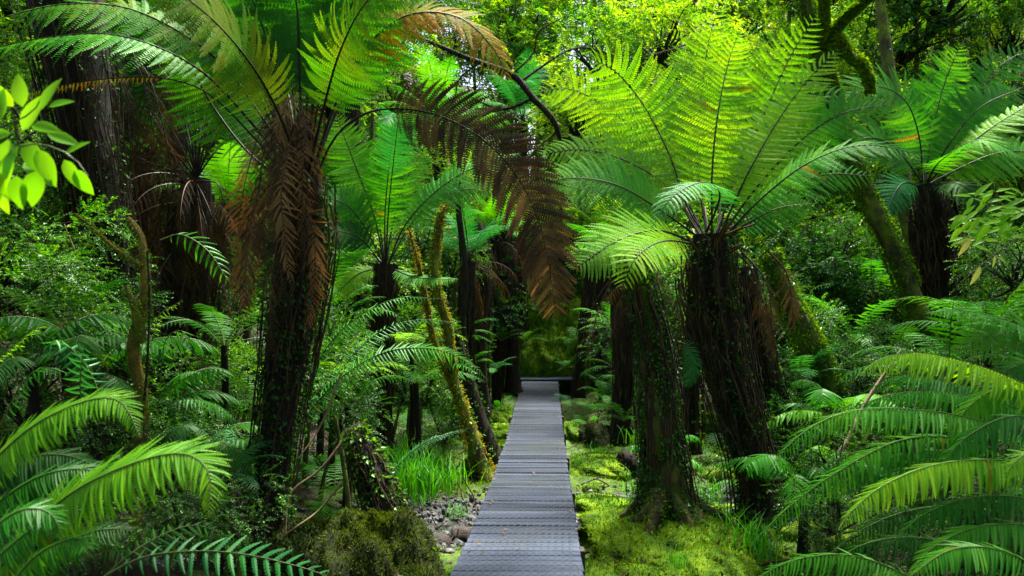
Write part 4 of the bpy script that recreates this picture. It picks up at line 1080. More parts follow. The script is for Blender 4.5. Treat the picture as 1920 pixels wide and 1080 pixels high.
def mound(px, py, Y, size, mat, tuft, label, seed, n=6000, ts=.02, lumps=.4, name='moss_mound', cat='mound', dz=0.0, group=None):
    c = P(px, py, Y) if py is not None else None
    x, y = c[0], Y
    z = ground_at(x, y) + dz
    t = thing(name, label, cat, (x, y, z), group)
    me, V = blob('mound_body', None, size, mat, seed, lumps)
    obj('mound_body', me, t)
    tv, tt = tufts_on(V, n, ts, seed)
    obj('moss', Geo().add(tv, tris=tt).mesh('moss', [M[tuft]]), t, kind='stuff')
    lv, lt = tufts_on(V[V.shape[0] // 3:], max(25, n // 220), .035, seed + 40, up=-.2, blade=.3)
    obj('litter', Geo().add(lv + [0, 0, .012], tris=lt).mesh('litter', [M['frond_dead']]), t, kind='stuff')
    return t, V + np.array([x, y, z])
mound(1240, 1000, 6.3, (.66, .66, .25), 'moss', 'moss_tuft', 'large bright green moss mound at the foot of the overgrown trunk', 1, 22000, .022, .4, dz=.0)
mound(1190, 1060, 5.7, (.42, .42, .14), 'moss', 'moss_tuft', 'yellow-green moss cushion beside the boardwalk at the bottom edge', 2, 12000, .015, .25, dz=-.02)
mound(1320, 1060, 5.8, (.4, .4, .2), 'moss', 'moss_tuft', 'moss cushion with grass in front of the twisted dark root', 3, 9000, .016)
mound(1130, 930, 8.3, (.5, .32, .12), 'moss', 'moss_tuft', 'flat moss cushion between the two gravel patches right of the boardwalk', 4, 9000, .018)
mound(1135, 885, 9.6, (.55, .5, .12), 'moss', 'moss_tuft', 'moss carpet behind the upper gravel patch right of the boardwalk', 5, 8000, .018)
mound(1370, 955, 7.7, (.45, .35, .14), 'moss', 'moss_tuft', 'green moss bank beyond the dark root, left of the dark fern trunk', 6, 6000, .018)
mound(1085, 800, 12.0, (.35, .5, .2), 'moss', 'moss_tuft', 'small moss hump close to the right edge of the boardwalk, halfway along', 7, 5000, .02)
mound(1150, 790, 11.5, (.55, .6, .5), 'moss_deep', 'moss_dark', 'earthy bank with ferns on the right of the boardwalk, halfway along', 8, 6000, .03)
mound(940, 860, 10.6, (.45, .25, .16), 'moss', 'moss_tuft', 'lowest moss-covered step left of the boardwalk', 9, 5000, .02)
mound(945, 828, 11.8, (.4, .25, .18), 'moss', 'moss_tuft', 'middle moss-covered step left of the boardwalk', 10, 5000, .02)
mound(940, 800, 13.2, (.5, .3, .26), 'moss', 'moss_tuft', 'uppermost moss-covered step left of the boardwalk', 11, 5000, .02)
mound(1030, 700, 19.3, (1.3, 1.9, 1.75), 'moss', 'moss_tuft', 'tall mossy bank closing the view at the end of the boardwalk', 12, 26000, .06, .55, name='moss_bank', cat='bank', dz=-.1)
mound(1150, 700, 18.4, (1.0, 1.6, 1.6), 'soil', 'moss_dark', 'brown earthy bank right of the end of the boardwalk', 13, 4000, .05, .35, name='moss_bank', cat='bank', dz=-.2)
mound(700, 1040, 5.5, (.42, .5, .56), 'moss_deep', 'moss_dark', 'big dark mossy root mound in the left foreground below the stump', 14, 20000, .022, .35, name='root_mound', dz=-.02)
mound(770, 1070, 5.2, (.22, .4, .2), 'moss_deep', 'moss_dark', 'dark moss shoulder at the bottom left beside the boardwalk', 15, 9000, .018, .3, name='root_mound', dz=.0)
mound(590, 1060, 5.7, (.42, .4, .42), 'moss_deep', 'moss_dark', 'shaded leafy mound at the foot of the big dark tree fern', 16, 9000, .03, .35, name='root_mound')
mound(885, 905, 8.9, (.10, .10, .17), 'moss_deep', 'moss_dark', 'small round mossy knob at the edge of the gravel, left of the boardwalk', 17, 2500, .025, .3, name='mossy_stump', cat='stump', dz=.08)
C_ = bare_trunk('tree_stump', [(745, 1045, 5.75), (722, 950, 5.82), (690, 870, 5.9), (668, 815, 5.95), (660, 800, 5.95)], [.17, .13, .11, .10, .06], 'bark_dark', 'broken dark stump leaning left above the root mound', 'stump', 4500, 'moss_dark', 800, seed=80, flare=.5, roots=30)
bare_trunk('fallen_log', [(1265, 960, 6.5), (1225, 905, 6.7), (1190, 870, 6.8), (1165, 852, 6.9)], [.11, .10, .08, .06], 'bark_dark', 'rotten dark log stub sticking out left of the overgrown trunk', 'log', 500, 'moss_dark', seed=81, flare=0)
bare_trunk('twisted_root', [(1290, 935, 6.4), (1335, 975, 6.5), (1380, 1010, 6.6), (1420, 1050, 6.5)], [.06, .055, .06, .03], 'bark_dark', 'twisted dark root running right from the overgrown trunk', 'root', 100, 'moss_dark', seed=82, flare=0)
bare_trunk('twisted_root', [(1300, 960, 6.5), (1350, 1010, 6.4), (1390, 1045, 6.3), (1400, 1080, 6.2)], [.05, .045, .045, .03], 'bark_dark', 'lower dark root beside the twisted one, dipping to the water', 'root', 100, 'moss_dark', seed=83, flare=0)
bare_trunk('mossy_log', [(1090, 1005, 6.6), (1140, 985, 6.7), (1190, 960, 6.8), (1220, 930, 6.8)], [.06, .06, .055, .04], 'bark', 'low moss-topped log from the boardwalk to the overgrown trunk', 'log', 1500, 'moss_tuft', seed=84, flare=0)
bare_trunk('dead_branch', [(1092, 1040, 6.1), (1130, 1018, 6.2), (1165, 995, 6.3), (1190, 975, 6.3)], [.012, .013, .012, .008], 'bark_dark', 'wet black stick lying below the moss-topped log', 'branch', seed=85, sides=6, flare=0)
# thin vines
for i, (pts, lab) in enumerate([([(655, 812, 5.9), (600, 880, 5.8), (545, 925, 5.7), (535, 1000, 5.6)], 'pale thick vine from the stump down to the dark fern trunk'),
                                ([(640, 905, 5.6), (600, 955, 5.6), (560, 985, 5.5), (530, 1005, 5.5)], 'thin pale vine curving below the thick one'),
                                ([(640, 700, 6.0), (600, 800, 6.0), (560, 860, 5.9)], 'straight thin stem beside the big dark fern trunk'),
                                ([(150, 690, 6.4), (170, 560, 6.4), (120, 420, 6.4)], 'thin bare vine in the left thicket')]):
    bare_trunk('vine', pts, [.010 if i else .014, .009, .007, .005], 'vine', lab, 'vine', seed=90 + i, sides=5, flare=0, n=18)

# ================================================================== FOREGROUND FERNS
def hero_fern(label, base, fronds, kind='strap', group=None, cat='fern', stipe='stipe_green'):
    T0 = np.array(base, float)
    t = thing('fern_plant', label, cat, T0, group)
    for pts, w, mat, face, n, sep, dr in fronds:
        make_frond(t, T0, [pts[0]] + list(pts), w, mat, stipe, face, n=n, t0=.12, prof='even', kind=kind, droop=dr, r0=.005, separate=sep, var=(0, 1, 2), messy=.08) if False else \
        make_frond(t, T0, pts, w, mat, stipe, face, n=n, t0=.12, prof='lance', kind=kind, droop=dr, r0=.005, separate=sep, var=(0, 1, 2), messy=.08)
    return t
b = P(-120, 1150, 2.6)
hero_fern('bright green fern with arching fronds in the lower left corner', b, [
    ([(-120, 1100, 2.6), (-60, 930, 2.55), (40, 815, 2.5), (150, 755, 2.45), (225, 752, 2.4), (262, 818, 2.35)], .135, 'frond_lime', (.1, -.6, .9), 46, True, .3),
    ([(-60, 1150, 2.5), (20, 1040, 2.45), (120, 935, 2.4), (240, 872, 2.3), (340, 850, 2.25), (392, 885, 2.2), (390, 965, 2.15)], .165, 'frond_lime', (.1, -.7, .9), 50, True, .3),
    ([(-100, 1150, 2.4), (-20, 1060, 2.4), (70, 985, 2.4), (150, 955, 2.35)], .10, 'frond_green', F_UP, 30, False, .3),
    ([(-60, 1200, 2.3), (10, 1110, 2.3), (70, 1040, 2.3), (140, 1010, 2.3), (170, 1030, 2.2)], .09, 'frond_green', F_UP, 30, False, .4),
    ([(-100, 1100, 2.6), (-40, 980, 2.6), (60, 900, 2.6), (160, 880, 2.6), (230, 920, 2.6)], .12, 'frond_green', F_UP, 36, False, .35),
    ([(-100, 1120, 2.2), (-40, 1020, 2.2), (30, 960, 2.2), (90, 960, 2.2), (120, 1010, 2.2)], .09, 'frond_green', F_UP, 34, False, .35),
    ([(-100, 1050, 2.8), (-30, 900, 2.8), (40, 860, 2.8), (130, 855, 2.8), (240, 900, 2.8)], .13, 'frond_deep', F_UP, 34, False, .4),
    ([(-60, 1200, 2.7), (60, 1060, 2.7), (160, 1000, 2.7), (260, 990, 2.7)], .12, 'frond_deep', F_UP, 30, False, .3)], kind='thin')
hero_fern('glossy blue-green fern frond with broad leaflets at the bottom left edge', P(180, 1130, 3.2), [
    ([(180, 1090, 3.2), (260, 1048, 3.2), (350, 1034, 3.2), (450, 1038, 3.2), (560, 1062, 3.2), (640, 1090, 3.2)], .125, 'frond_blue', (0, -.6, 1), 19, True, .12),
    ([(180, 1100, 3.3), (230, 1050, 3.3), (290, 1010, 3.4), (360, 985, 3.5), (420, 1000, 3.5)], .09, 'frond_deep', F_UP, 16, True, .15)], kind='strap')
b = P(2050, 1000, 3.8)
hero_fern('large drooping green fern with lime fronds filling the lower right corner', b, [
    ([(2080, 830, 3.9), (1960, 742, 3.9), (1850, 690, 3.9), (1730, 662, 3.9), (1655, 672, 3.85), (1608, 705, 3.8)], .17, 'frond_lime', F_UP, 40, False, .7),
    ([(2080, 930, 3.8), (1980, 850, 3.8), (1860, 795, 3.8), (1720, 768, 3.75), (1590, 772, 3.7), (1500, 815, 3.65), (1442, 880, 3.6)], .15, 'frond_green', F_UP, 46, False, .6),
    ([(2080, 950, 3.5), (1960, 880, 3.5), (1860, 862, 3.5), (1750, 872, 3.45), (1660, 908, 3.4), (1600, 955, 3.35), (1574, 990, 3.3)], .16, 'frond_lime', F_UP, 40, True, .65),
    ([(2050, 980, 3.9), (1930, 880, 3.9), (1810, 825, 3.9), (1690, 825, 3.9), (1570, 885, 3.9), (1480, 950, 3.9), (1410, 1020, 3.9)], .14, 'frond_green', F_UP, 44, True, .5),
    ([(2020, 1180, 3.2), (1950, 1075, 3.2), (1870, 1030, 3.2), (1780, 1032, 3.15), (1700, 1085, 3.1)], .13, 'frond_green', F_UP, 30, True, .5),
    ([(1850, 1180, 3.8), (1720, 1090, 3.8), (1600, 1042, 3.8), (1490, 1050, 3.8), (1400, 1095, 3.8)], .13, 'frond_green', F_UP, 32, False, .5),
    ([(2080, 860, 4.2), (1960, 790, 4.2), (1840, 745, 4.2), (1700, 735, 4.2), (1590, 765, 4.2)], .16, 'frond_green', F_UP, 38, False, .7),
    ([(2080, 900, 3.6), (2000, 820, 3.6), (1900, 780, 3.6), (1800, 830, 3.6), (1760, 900, 3.6)], .15, 'frond_green', F_UP, 32, False, .6),
    ([(2080, 1050, 3.7), (1960, 950, 3.7), (1850, 930, 3.7), (1740, 960, 3.7), (1670, 1020, 3.7)], .14, 'frond_green', F_UP, 32, False, .6),
    ([(2050, 1050, 4.2), (1900, 900, 4.2), (1780, 860, 4.2), (1660, 900, 4.2), (1580, 990, 4.2)], .15, 'frond_green', F_UP, 34, False, .6),
    ([(2050, 1100, 4.3), (1880, 980, 4.3), (1760, 950, 4.3), (1640, 980, 4.3), (1540, 1050, 4.3)], .15, 'frond_deep', F_UP, 34, False, .6),
    ([(2080, 990, 3.9), (1960, 900, 3.9), (1840, 855, 3.9), (1700, 850, 3.9), (1590, 900, 3.9), (1530, 960, 3.9)], .15, 'frond_green', F_UP, 38, False, .6),
    ([(2080, 870, 4.4), (1950, 770, 4.4), (1800, 720, 4.4), (1690, 705, 4.4), (1620, 735, 4.4)], .17, 'frond_green', F_UP, 38, False, .7),
    ([(2060, 1130, 3.4), (1960, 1000, 3.4), (1850, 985, 3.4), (1760, 1020, 3.4), (1700, 1080, 3.4)], .14, 'frond_green', F_UP, 34, False, .6),
    ([(2080, 820, 4.0), (2000, 740, 4.0), (1900, 720, 4.0), (1820, 760, 4.0), (1780, 830, 4.0)], .16, 'frond_green', F_UP, 34, False, .6),
    ([(1980, 1180, 3.9), (1860, 1060, 3.9), (1740, 1010, 3.9), (1620, 1020, 3.9), (1540, 1080, 3.9)], .14, 'frond_deep', F_UP, 34, False, .6),
    ([(2060, 1000, 3.3), (2000, 900, 3.3), (1940, 850, 3.25), (1900, 870, 3.2), (1885, 905, 3.2)], .10, 'frond_lime', F_UP, 28, False, .5)], kind='thin')
hero_fern('fern fronds reaching in from the right edge at mid height', P(2080, 760, 5.5), [
    ([(2080, 700, 5.5), (1980, 640, 5.5), (1880, 598, 5.5), (1800, 582, 5.5), (1732, 588, 5.5)], .2, 'frond_green', F_UP, 30, False, .3),
    ([(2080, 690, 5.5), (1990, 640, 5.5), (1920, 622, 5.5), (1850, 632, 5.5), (1790, 655, 5.5)], .24, 'frond_green', F_CAM, 30, False, .3),
    ([(2080, 720, 5.3), (2000, 690, 5.3), (1930, 680, 5.3), (1870, 700, 5.3)], .2, 'frond_green', F_CAM, 26, False, .4)], kind='fine')
hero_fern('long feathery frond reaching towards the boardwalk past the slim black trunk', P(540, 880, 6.3), [
    ([(540, 830, 6.3), (590, 760, 6.3), (650, 700, 6.3), (730, 658, 6.3), (820, 655, 6.3), (880, 682, 6.25), (915, 715, 6.2)], .17, 'frond_green', (0, -.6, .9), 34, True, .3),
    ([(550, 800, 6.4), (590, 690, 6.4), (650, 610, 6.4), (740, 560, 6.4), (830, 560, 6.4)], .14, 'frond_green', F_UP, 30, False, .4),
    ([(560, 840, 6.3), (620, 720, 6.5), (700, 630, 6.7), (780, 600, 6.8), (860, 605, 6.9)], .12, 'frond_blue', F_UP, 26, False, .3)], kind='thin', stipe='stipe')
hero_fern('pale single frond leaning over the grass clump', P(700, 960, 6.6), [
    ([(690, 960, 6.6), (740, 880, 6.6), (800, 828, 6.6), (880, 803, 6.6)], .07, 'frond_blue', F_UP, 30, False, .2)], kind='thin')
hero_fern('pale frond over the rotten log left of the overgrown trunk', P(1260, 890, 6.5), [
    ([(1262, 880, 6.5), (1235, 850, 6.4), (1195, 838, 6.3), (1142, 850, 6.2)], .05, 'frond_blue', F_UP, 24, False, .2)], kind='thin')
hero_fern('blue-green frond hanging between the overgrown trunk and the dark roots', P(1285, 640, 6.9), [
    ([(1270, 640, 6.9), (1290, 650, 6.85), (1298, 690, 6.85), (1286, 728, 6.85)], .11, 'frond_blue', F_FRONT, 20, False, .2)], kind='fine')
hero_fern('ribbed green fern on a stalk in the left thicket beside the mossy sapling', P(280, 820, 5.4), [
    ([(290, 760, 5.4), (330, 720, 5.4), (380, 695, 5.4), (425, 692, 5.3)], .16, 'frond_green', F_UP, 12, True, .9),
    ([(300, 720, 5.5), (310, 640, 5.5), (340, 620, 5.5), (355, 650, 5.4)], .12, 'frond_green', F_UP, 10, True, .8),
    ([(285, 640, 5.5), (300, 590, 5.5), (330, 570, 5.5), (345, 560, 5.5)], .06, 'frond_lime', F_UP, 12, True, .5),
    ([(300, 450, 6.5), (340, 440, 6.4), (390, 470, 6.3), (430, 530, 6.2)], .15, 'frond_green', F_CAM, 12, True, .5)], kind='strap')
hero_fern('glossy shining fern fronds above the lower left fern', P(100, 800, 4.5), [
    ([(200, 780, 4.5), (170, 700, 4.5), (130, 650, 4.5), (100, 640, 4.4), (60, 690, 4.4)], .11, 'frond_blue', F_UP, 16, False, .6),
    ([(160, 800, 4.5), (150, 720, 4.4), (160, 650, 4.3), (190, 640, 4.3)], .10, 'frond_blue', F_CAM, 14, False, .6),
    ([(-40, 700, 4.2), (10, 660, 4.2), (60, 620, 4.2), (95, 605, 4.2)], .07, 'frond_lime', F_UP, 16, False, .6),
    ([(0, 800, 4.4), (40, 720, 4.4), (80, 690, 4.4), (130, 700, 4.4)], .10, 'frond_green', F_UP, 16, False, .6)], kind='strap')
o = hero_fern('dry brown fern frond drooping in the left thicket', P(140, 760, 5.6), [
    ([(150, 780, 5.6), (170, 700, 5.6), (150, 620, 5.6), (90, 640, 5.6), (70, 700, 5.5)], .17, 'frond_dead', F_CAM, 22, False, .5),
    ([(160, 780, 5.6), (130, 700, 5.6), (120, 600, 5.6), (140, 590, 5.6)], .17, 'frond_dead', F_CAM, 20, False, .5)], kind='comb', stipe='stipe_brown')

# ================================================================== SPRIGS WITH LARGE LEAVES
def big_leaf_mesh(mat, w=.24, seed=0):
    n = 7; V = []; Q = []
    for i in range(n):
        x = i / (n - 1)
        ww = w * math.sin(math.pi * min(1, x ** .75 * 1.0)) ** .8 if 0 < x < 1 else 0.012
        z = -.16 * x * x
        V += [(x, -ww, z + ww * .25), (x, 0, z), (x, ww, z + ww * .25)]
    for i in range(n - 1):
        b = i * 3; Q += [(b, b + 3, b + 4, b + 1), (b + 1, b + 4, b + 5, b + 2)]
    return Geo().add(V, Q).mesh('leaf', [M[mat]], True)
M['leaf_fresh'] = leaf_mat('fresh lit leaves', [(0.10, 0.34, 0.006), (0.15, 0.42, 0.006), (0.22, 0.50, 0.01)], 0.55, 0.4, False, spec=.15)
LEAF_FRESH = [big_leaf_mesh('leaf_fresh', w) for w in (.22, .27, .2)]
LEAF_PALE = big_leaf_mesh('leaf_yellow', .14)
LEAF_SLIM = big_leaf_mesh('leaf_fresh', .15)
def put_leaf(t, T0, p, direction, size, me, face=(0, -1, .3), name='leaf', label=None):
    d = nrm(np.array(direction, float)); Mx = frames(d[None], np.array(face, float)[None])[0] * size
    o = bpy.data.objects.new(name, me); COL.objects.link(o); o.parent = t
    m4 = Matrix.Identity(4)
    for a in range(3):
        for b_ in range(3): m4[a][b_] = float(Mx[a, b_])
        m4[a][3] = float(p[a] - T0[a])
    o.matrix_basis = m4
    if label: o['label'] = label
def twig(t, T0, pts, r, mat='stipe_green'):
    C = pxcurve(pts, 12); V, Q = tubes(C, np.linspace(r, r * .3, 12)[None], 5)
    obj('twig', Geo().add(V - T0, Q).mesh('twig', [M[mat]], True), t)
T0 = P(-120, 330, 1.9)
t = thing('leafy_branch', 'fresh green leafy branch hanging close to the camera, upper left edge', 'branch', T0)
twig(t, T0, [(-120, 330, 1.9), (-20, 250, 1.88), (60, 210, 1.85), (90, 150, 1.85)], .004)
twig(t, T0, [(-120, 330, 1.9), (-20, 300, 1.9), (60, 270, 1.85), (130, 290, 1.85), (165, 330, 1.85)], .004)
twig(t, T0, [(-20, 300, 1.9), (20, 330, 1.9), (60, 350, 1.9)], .003)
for x, y, a, s in [(42, 200, 100, 58), (25, 200, 130, 50), (78, 205, 65, 60), (92, 200, 20, 40), (42, 245, 55, 75), (20, 250, 190, 55), (60, 235, 350, 55), (52, 265, 290, 55), (35, 275, 240, 75), (15, 262, 270, 70), (48, 300, 320, 60),
                   (70, 280, 295, 65), (68, 320, 260, 60), (75, 325, 240, 65), (30, 330, 275, 55), (122, 290, 35, 45), (120, 300, 300, 55), (140, 318, 300, 48), (5, 300, 250, 60), (-10, 230, 80, 60), (-15, 320, 300, 60), (88, 250, 345, 50), (0, 345, 280, 50)]:
    yd = 1.85 + random.uniform(-.05, .05)
    dr = (math.cos(R(a)), random.uniform(-.3, .3), math.sin(R(a)))
    put_leaf(t, T0, P(x, y, yd), dr, s / FPX * yd * 1.15, random.choice(LEAF_FRESH), (random.uniform(-.5, .5), -1, random.uniform(0, .9)))
T0 = P(2000, 480, 4.0)
t = thing('leafy_branch', 'bright leafy sprig with a few pale yellow leaves, right edge', 'branch', T0)
twig(t, T0, [(2000, 480, 4.), (1920, 450, 4.), (1860, 455, 4.), (1800, 440, 4.)], .006, 'vine')
twig(t, T0, [(2000, 480, 4.), (1920, 400, 4.), (1870, 385, 4.), (1830, 400, 4.)], .005, 'vine')
twig(t, T0, [(1900, 450, 4.), (1860, 480, 4.), (1800, 530, 4.)], .003, 'vine')
for i in range(70):
    s = random.random(); row = random.random() < .5
    x = 1795 + s * 135; y = (438 if row else 400) + random.uniform(-35, 28) - (s * 20)
    a = random.choice((random.uniform(150, 250), random.uniform(-40, 60)))
    put_leaf(t, T0, P(x, y, 4. + random.uniform(-.12, .12)), (math.cos(R(a)), random.uniform(-.4, .4), math.sin(R(a)) * .7), random.uniform(.07, .11), LEAF_SLIM, (random.uniform(-.4, .4), -.7, .8))
for x, y, a, s in [(1820, 445, 240, 40), (1865, 480, 265, 22), (1870, 482, 330, 22), (1838, 500, 245, 38), (1815, 450, 200, 20)]:
    put_leaf(t, T0, P(x, y, 3.95), (math.cos(R(a)), 0, math.sin(R(a))), s / FPX * 4, LEAF_PALE, (.2, -1, .3), label='pale yellow leaf')

# ================================================================== BACKGROUND FOLIAGE
def zone(px, py):
    h = 'far left' if px < 330 else 'left' if px < 700 else 'centre' if px < 1200 else 'right' if px < 1560 else 'far right'
    v = 'top' if py < 160 else 'upper' if py < 360 else 'middle' if py < 560 else 'lower'
    return h, v
ZLAB = {
 ('far left', 'top'): 'dark tree crown behind the arching fronds in the top left corner', ('far left', 'upper'): 'fine-leaved bush behind the fresh hanging leaves at the left edge',
 ('far left', 'middle'): 'fine-leaved olive green bush filling the left edge at mid height', ('far left', 'lower'): 'shaded small-leaved bush in the left thicket above the bright fern',
 ('left', 'top'): 'leafy tree seen through the black stalks at the top', ('left', 'upper'): 'leafy tree behind the two dark left tree ferns', ('left', 'middle'): 'sunlit bush glimpsed between the dark left trunks', ('left', 'lower'): 'small-leaved bush in the shade around the big dark fern trunk',
 ('centre', 'top'): 'pale lime leafy tree in the bright gap at the top centre', ('centre', 'upper'): 'lime leafy tree behind the brown frond', ('centre', 'middle'): 'bush behind the golden moss tree and the brown frond', ('centre', 'lower'): 'dark bush beside the end of the boardwalk',
 ('right', 'top'): 'lime leafy tree high behind the bright tree fern', ('right', 'upper'): 'green leafy tree behind the bright fern crown', ('right', 'middle'): 'dark leafy bush behind the hanging roots', ('right', 'lower'): 'dark bush low behind the bright fern trunk',
 ('far right', 'top'): 'green leafy tree on the slope in the top right corner', ('far right', 'upper'): 'leafy tree behind the right slope fern', ('far right', 'middle'): 'dark leafy bush behind the long leaning trunk', ('far right', 'lower'): 'dark bush behind the lower right fern'}
LM = [('the fresh leaves at the left edge', 90, 270), ('the massive vine-wound trunk', 180, 330), ('the fan of thin black stalks', 360, 200), ('the big dark fern trunk', 540, 600), ('the skirt of dry fronds', 500, 420), ('the top left arching fronds', 200, 60), ('the tall black stalks', 600, 120),
      ('the golden frond', 860, 90), ('the upright narrow frond', 740, 280), ('the slim black trunk', 715, 650), ('the golden moss tree', 820, 560), ('the large brown frond', 960, 380), ('the overhanging dark branch', 1000, 180), ('the end of the boardwalk', 1020, 680),
      ('the grass clumps', 790, 880), ('the broken stump', 690, 870), ('the mossy sapling', 262, 700), ('the lower left bright fern', 200, 880), ('the overgrown trunk', 1235, 700), ('the tallest lime fronds', 1350, 100), ('the left tips of the lime crown', 1080, 250), ('the hanging dark roots', 1370, 640),
      ('the shorter leaning trunk', 1520, 650), ('the long leaning trunk', 1680, 480), ('the top of the leaning trunk', 1530, 100), ('the right slope fern crown', 1760, 220), ('the right slope fern trunk', 1765, 500), ('the leafy sprig at the right edge', 1870, 450), ('the drooping right-hand fern', 1720, 820), ('the top right corner', 1880, 40)]
def where(px, py, used=set()):
    d = sorted((math.hypot(px - x, py - y), n, px - x, py - y) for n, x, y in LM)
    out = None
    for dist, n, dx, dy in d[:9]:
        rels = []
        if abs(dy) > abs(dx): rels = ['above' if dy < 0 else 'below', ('above and left of' if dx < 0 else 'above and right of') if dy < 0 else ('below and left of' if dx < 0 else 'below and right of')]
        else: rels = ['left of' if dx < 0 else 'right of', ('above and left of' if dx < 0 else 'above and right of') if dy < 0 else ('below and left of' if dx < 0 else 'below and right of')]
        if dist < 60: rels = ['just behind'] + rels
        for r_ in rels:
            yield r_ + ' ' + n
USED = set()
def proj(x, y, z):
    c, s_ = math.cos(PITCH), math.sin(PITCH)
    dep = y * c + (z - CAMZ) * s_
    return 960 + FPX * x / dep, 540 - FPX * ((z - CAMZ) * c - y * s_) / dep
def unique(fmt, px, py):
    first = None
    for w in where(px, py):
        l = fmt % w
        if first is None: first = l
        if l not in USED: USED.add(l); return l
    return first
def bg(px, py, Y, kind, s=1.0, name='leafy_tree'):
    z = zone(px, py); g = 'background foliage, %s %s' % z
    w = {'lime': 'lime', 'green': 'green', 'dark': 'dark green'}[kind]
    far = 'far leafy tree' if Y > 18 else 'leafy tree' if py < 420 else 'leafy bush'
    leafy_tree(px, py, Y, kind, unique(w + ' ' + far + ' %s', px, py), 'background foliage', s, name if 'tree' in far else 'bush', 'tree' if 'tree' in far else 'bush', squash=random.uniform(.85, 1.15))
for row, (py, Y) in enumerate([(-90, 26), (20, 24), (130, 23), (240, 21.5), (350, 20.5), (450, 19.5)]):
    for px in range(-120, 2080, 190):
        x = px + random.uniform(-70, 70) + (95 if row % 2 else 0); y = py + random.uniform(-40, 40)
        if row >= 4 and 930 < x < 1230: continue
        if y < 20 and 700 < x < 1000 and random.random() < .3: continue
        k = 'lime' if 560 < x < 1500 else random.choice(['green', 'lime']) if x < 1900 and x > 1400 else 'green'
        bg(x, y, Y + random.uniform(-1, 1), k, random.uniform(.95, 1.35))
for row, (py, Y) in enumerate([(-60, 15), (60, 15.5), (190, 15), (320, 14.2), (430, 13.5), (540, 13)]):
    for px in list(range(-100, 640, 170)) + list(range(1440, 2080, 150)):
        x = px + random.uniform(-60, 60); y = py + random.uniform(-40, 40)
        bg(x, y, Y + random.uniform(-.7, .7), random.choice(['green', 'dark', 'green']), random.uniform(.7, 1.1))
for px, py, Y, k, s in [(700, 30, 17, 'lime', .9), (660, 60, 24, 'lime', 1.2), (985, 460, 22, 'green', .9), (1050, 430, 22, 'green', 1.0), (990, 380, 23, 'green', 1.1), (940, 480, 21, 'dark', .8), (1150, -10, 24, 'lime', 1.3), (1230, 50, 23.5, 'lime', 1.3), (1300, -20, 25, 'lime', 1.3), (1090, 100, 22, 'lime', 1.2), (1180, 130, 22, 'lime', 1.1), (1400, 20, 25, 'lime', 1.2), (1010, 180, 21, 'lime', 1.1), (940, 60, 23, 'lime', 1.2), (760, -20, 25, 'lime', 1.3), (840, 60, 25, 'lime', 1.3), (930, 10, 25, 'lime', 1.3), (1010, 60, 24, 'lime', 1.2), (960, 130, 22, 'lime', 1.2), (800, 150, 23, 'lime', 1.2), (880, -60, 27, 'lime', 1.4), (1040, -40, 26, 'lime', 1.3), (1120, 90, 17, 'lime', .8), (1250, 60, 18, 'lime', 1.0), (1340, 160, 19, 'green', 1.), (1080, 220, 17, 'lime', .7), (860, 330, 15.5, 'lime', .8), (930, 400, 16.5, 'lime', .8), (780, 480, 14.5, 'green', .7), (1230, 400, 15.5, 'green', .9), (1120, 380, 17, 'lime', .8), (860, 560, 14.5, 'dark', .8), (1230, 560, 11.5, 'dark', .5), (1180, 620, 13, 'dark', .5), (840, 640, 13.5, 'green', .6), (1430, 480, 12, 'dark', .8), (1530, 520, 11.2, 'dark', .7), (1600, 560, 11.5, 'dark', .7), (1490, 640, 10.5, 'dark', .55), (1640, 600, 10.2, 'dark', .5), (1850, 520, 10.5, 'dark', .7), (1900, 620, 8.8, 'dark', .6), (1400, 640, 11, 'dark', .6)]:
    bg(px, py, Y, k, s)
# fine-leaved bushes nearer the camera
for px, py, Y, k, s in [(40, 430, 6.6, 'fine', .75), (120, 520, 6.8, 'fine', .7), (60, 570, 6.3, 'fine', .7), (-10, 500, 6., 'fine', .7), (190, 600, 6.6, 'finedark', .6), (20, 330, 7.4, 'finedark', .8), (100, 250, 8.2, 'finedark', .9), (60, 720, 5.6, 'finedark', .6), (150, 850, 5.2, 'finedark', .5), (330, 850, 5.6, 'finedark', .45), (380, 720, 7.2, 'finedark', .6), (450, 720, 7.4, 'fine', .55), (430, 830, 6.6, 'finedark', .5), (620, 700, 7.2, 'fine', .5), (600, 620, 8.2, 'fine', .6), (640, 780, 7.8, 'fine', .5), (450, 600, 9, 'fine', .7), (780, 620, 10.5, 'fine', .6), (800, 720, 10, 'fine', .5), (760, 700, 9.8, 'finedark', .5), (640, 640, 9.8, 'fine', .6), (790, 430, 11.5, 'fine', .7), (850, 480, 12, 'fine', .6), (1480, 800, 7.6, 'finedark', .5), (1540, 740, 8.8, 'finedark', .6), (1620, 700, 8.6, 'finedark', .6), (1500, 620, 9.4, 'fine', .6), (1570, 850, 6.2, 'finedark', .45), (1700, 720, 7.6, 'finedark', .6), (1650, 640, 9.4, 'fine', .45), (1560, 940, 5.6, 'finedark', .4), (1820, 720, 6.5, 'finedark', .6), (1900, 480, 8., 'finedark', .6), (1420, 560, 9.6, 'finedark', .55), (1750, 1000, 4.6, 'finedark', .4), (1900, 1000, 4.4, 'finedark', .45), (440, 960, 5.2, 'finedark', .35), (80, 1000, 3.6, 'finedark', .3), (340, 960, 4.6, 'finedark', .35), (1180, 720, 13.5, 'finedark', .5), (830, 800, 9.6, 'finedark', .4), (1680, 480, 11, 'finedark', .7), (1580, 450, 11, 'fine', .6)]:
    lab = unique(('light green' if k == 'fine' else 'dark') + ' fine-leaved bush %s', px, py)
    leafy_tree(px, py, Y, k, lab, 'fine-leaved bushes', s, 'bush', 'bush')
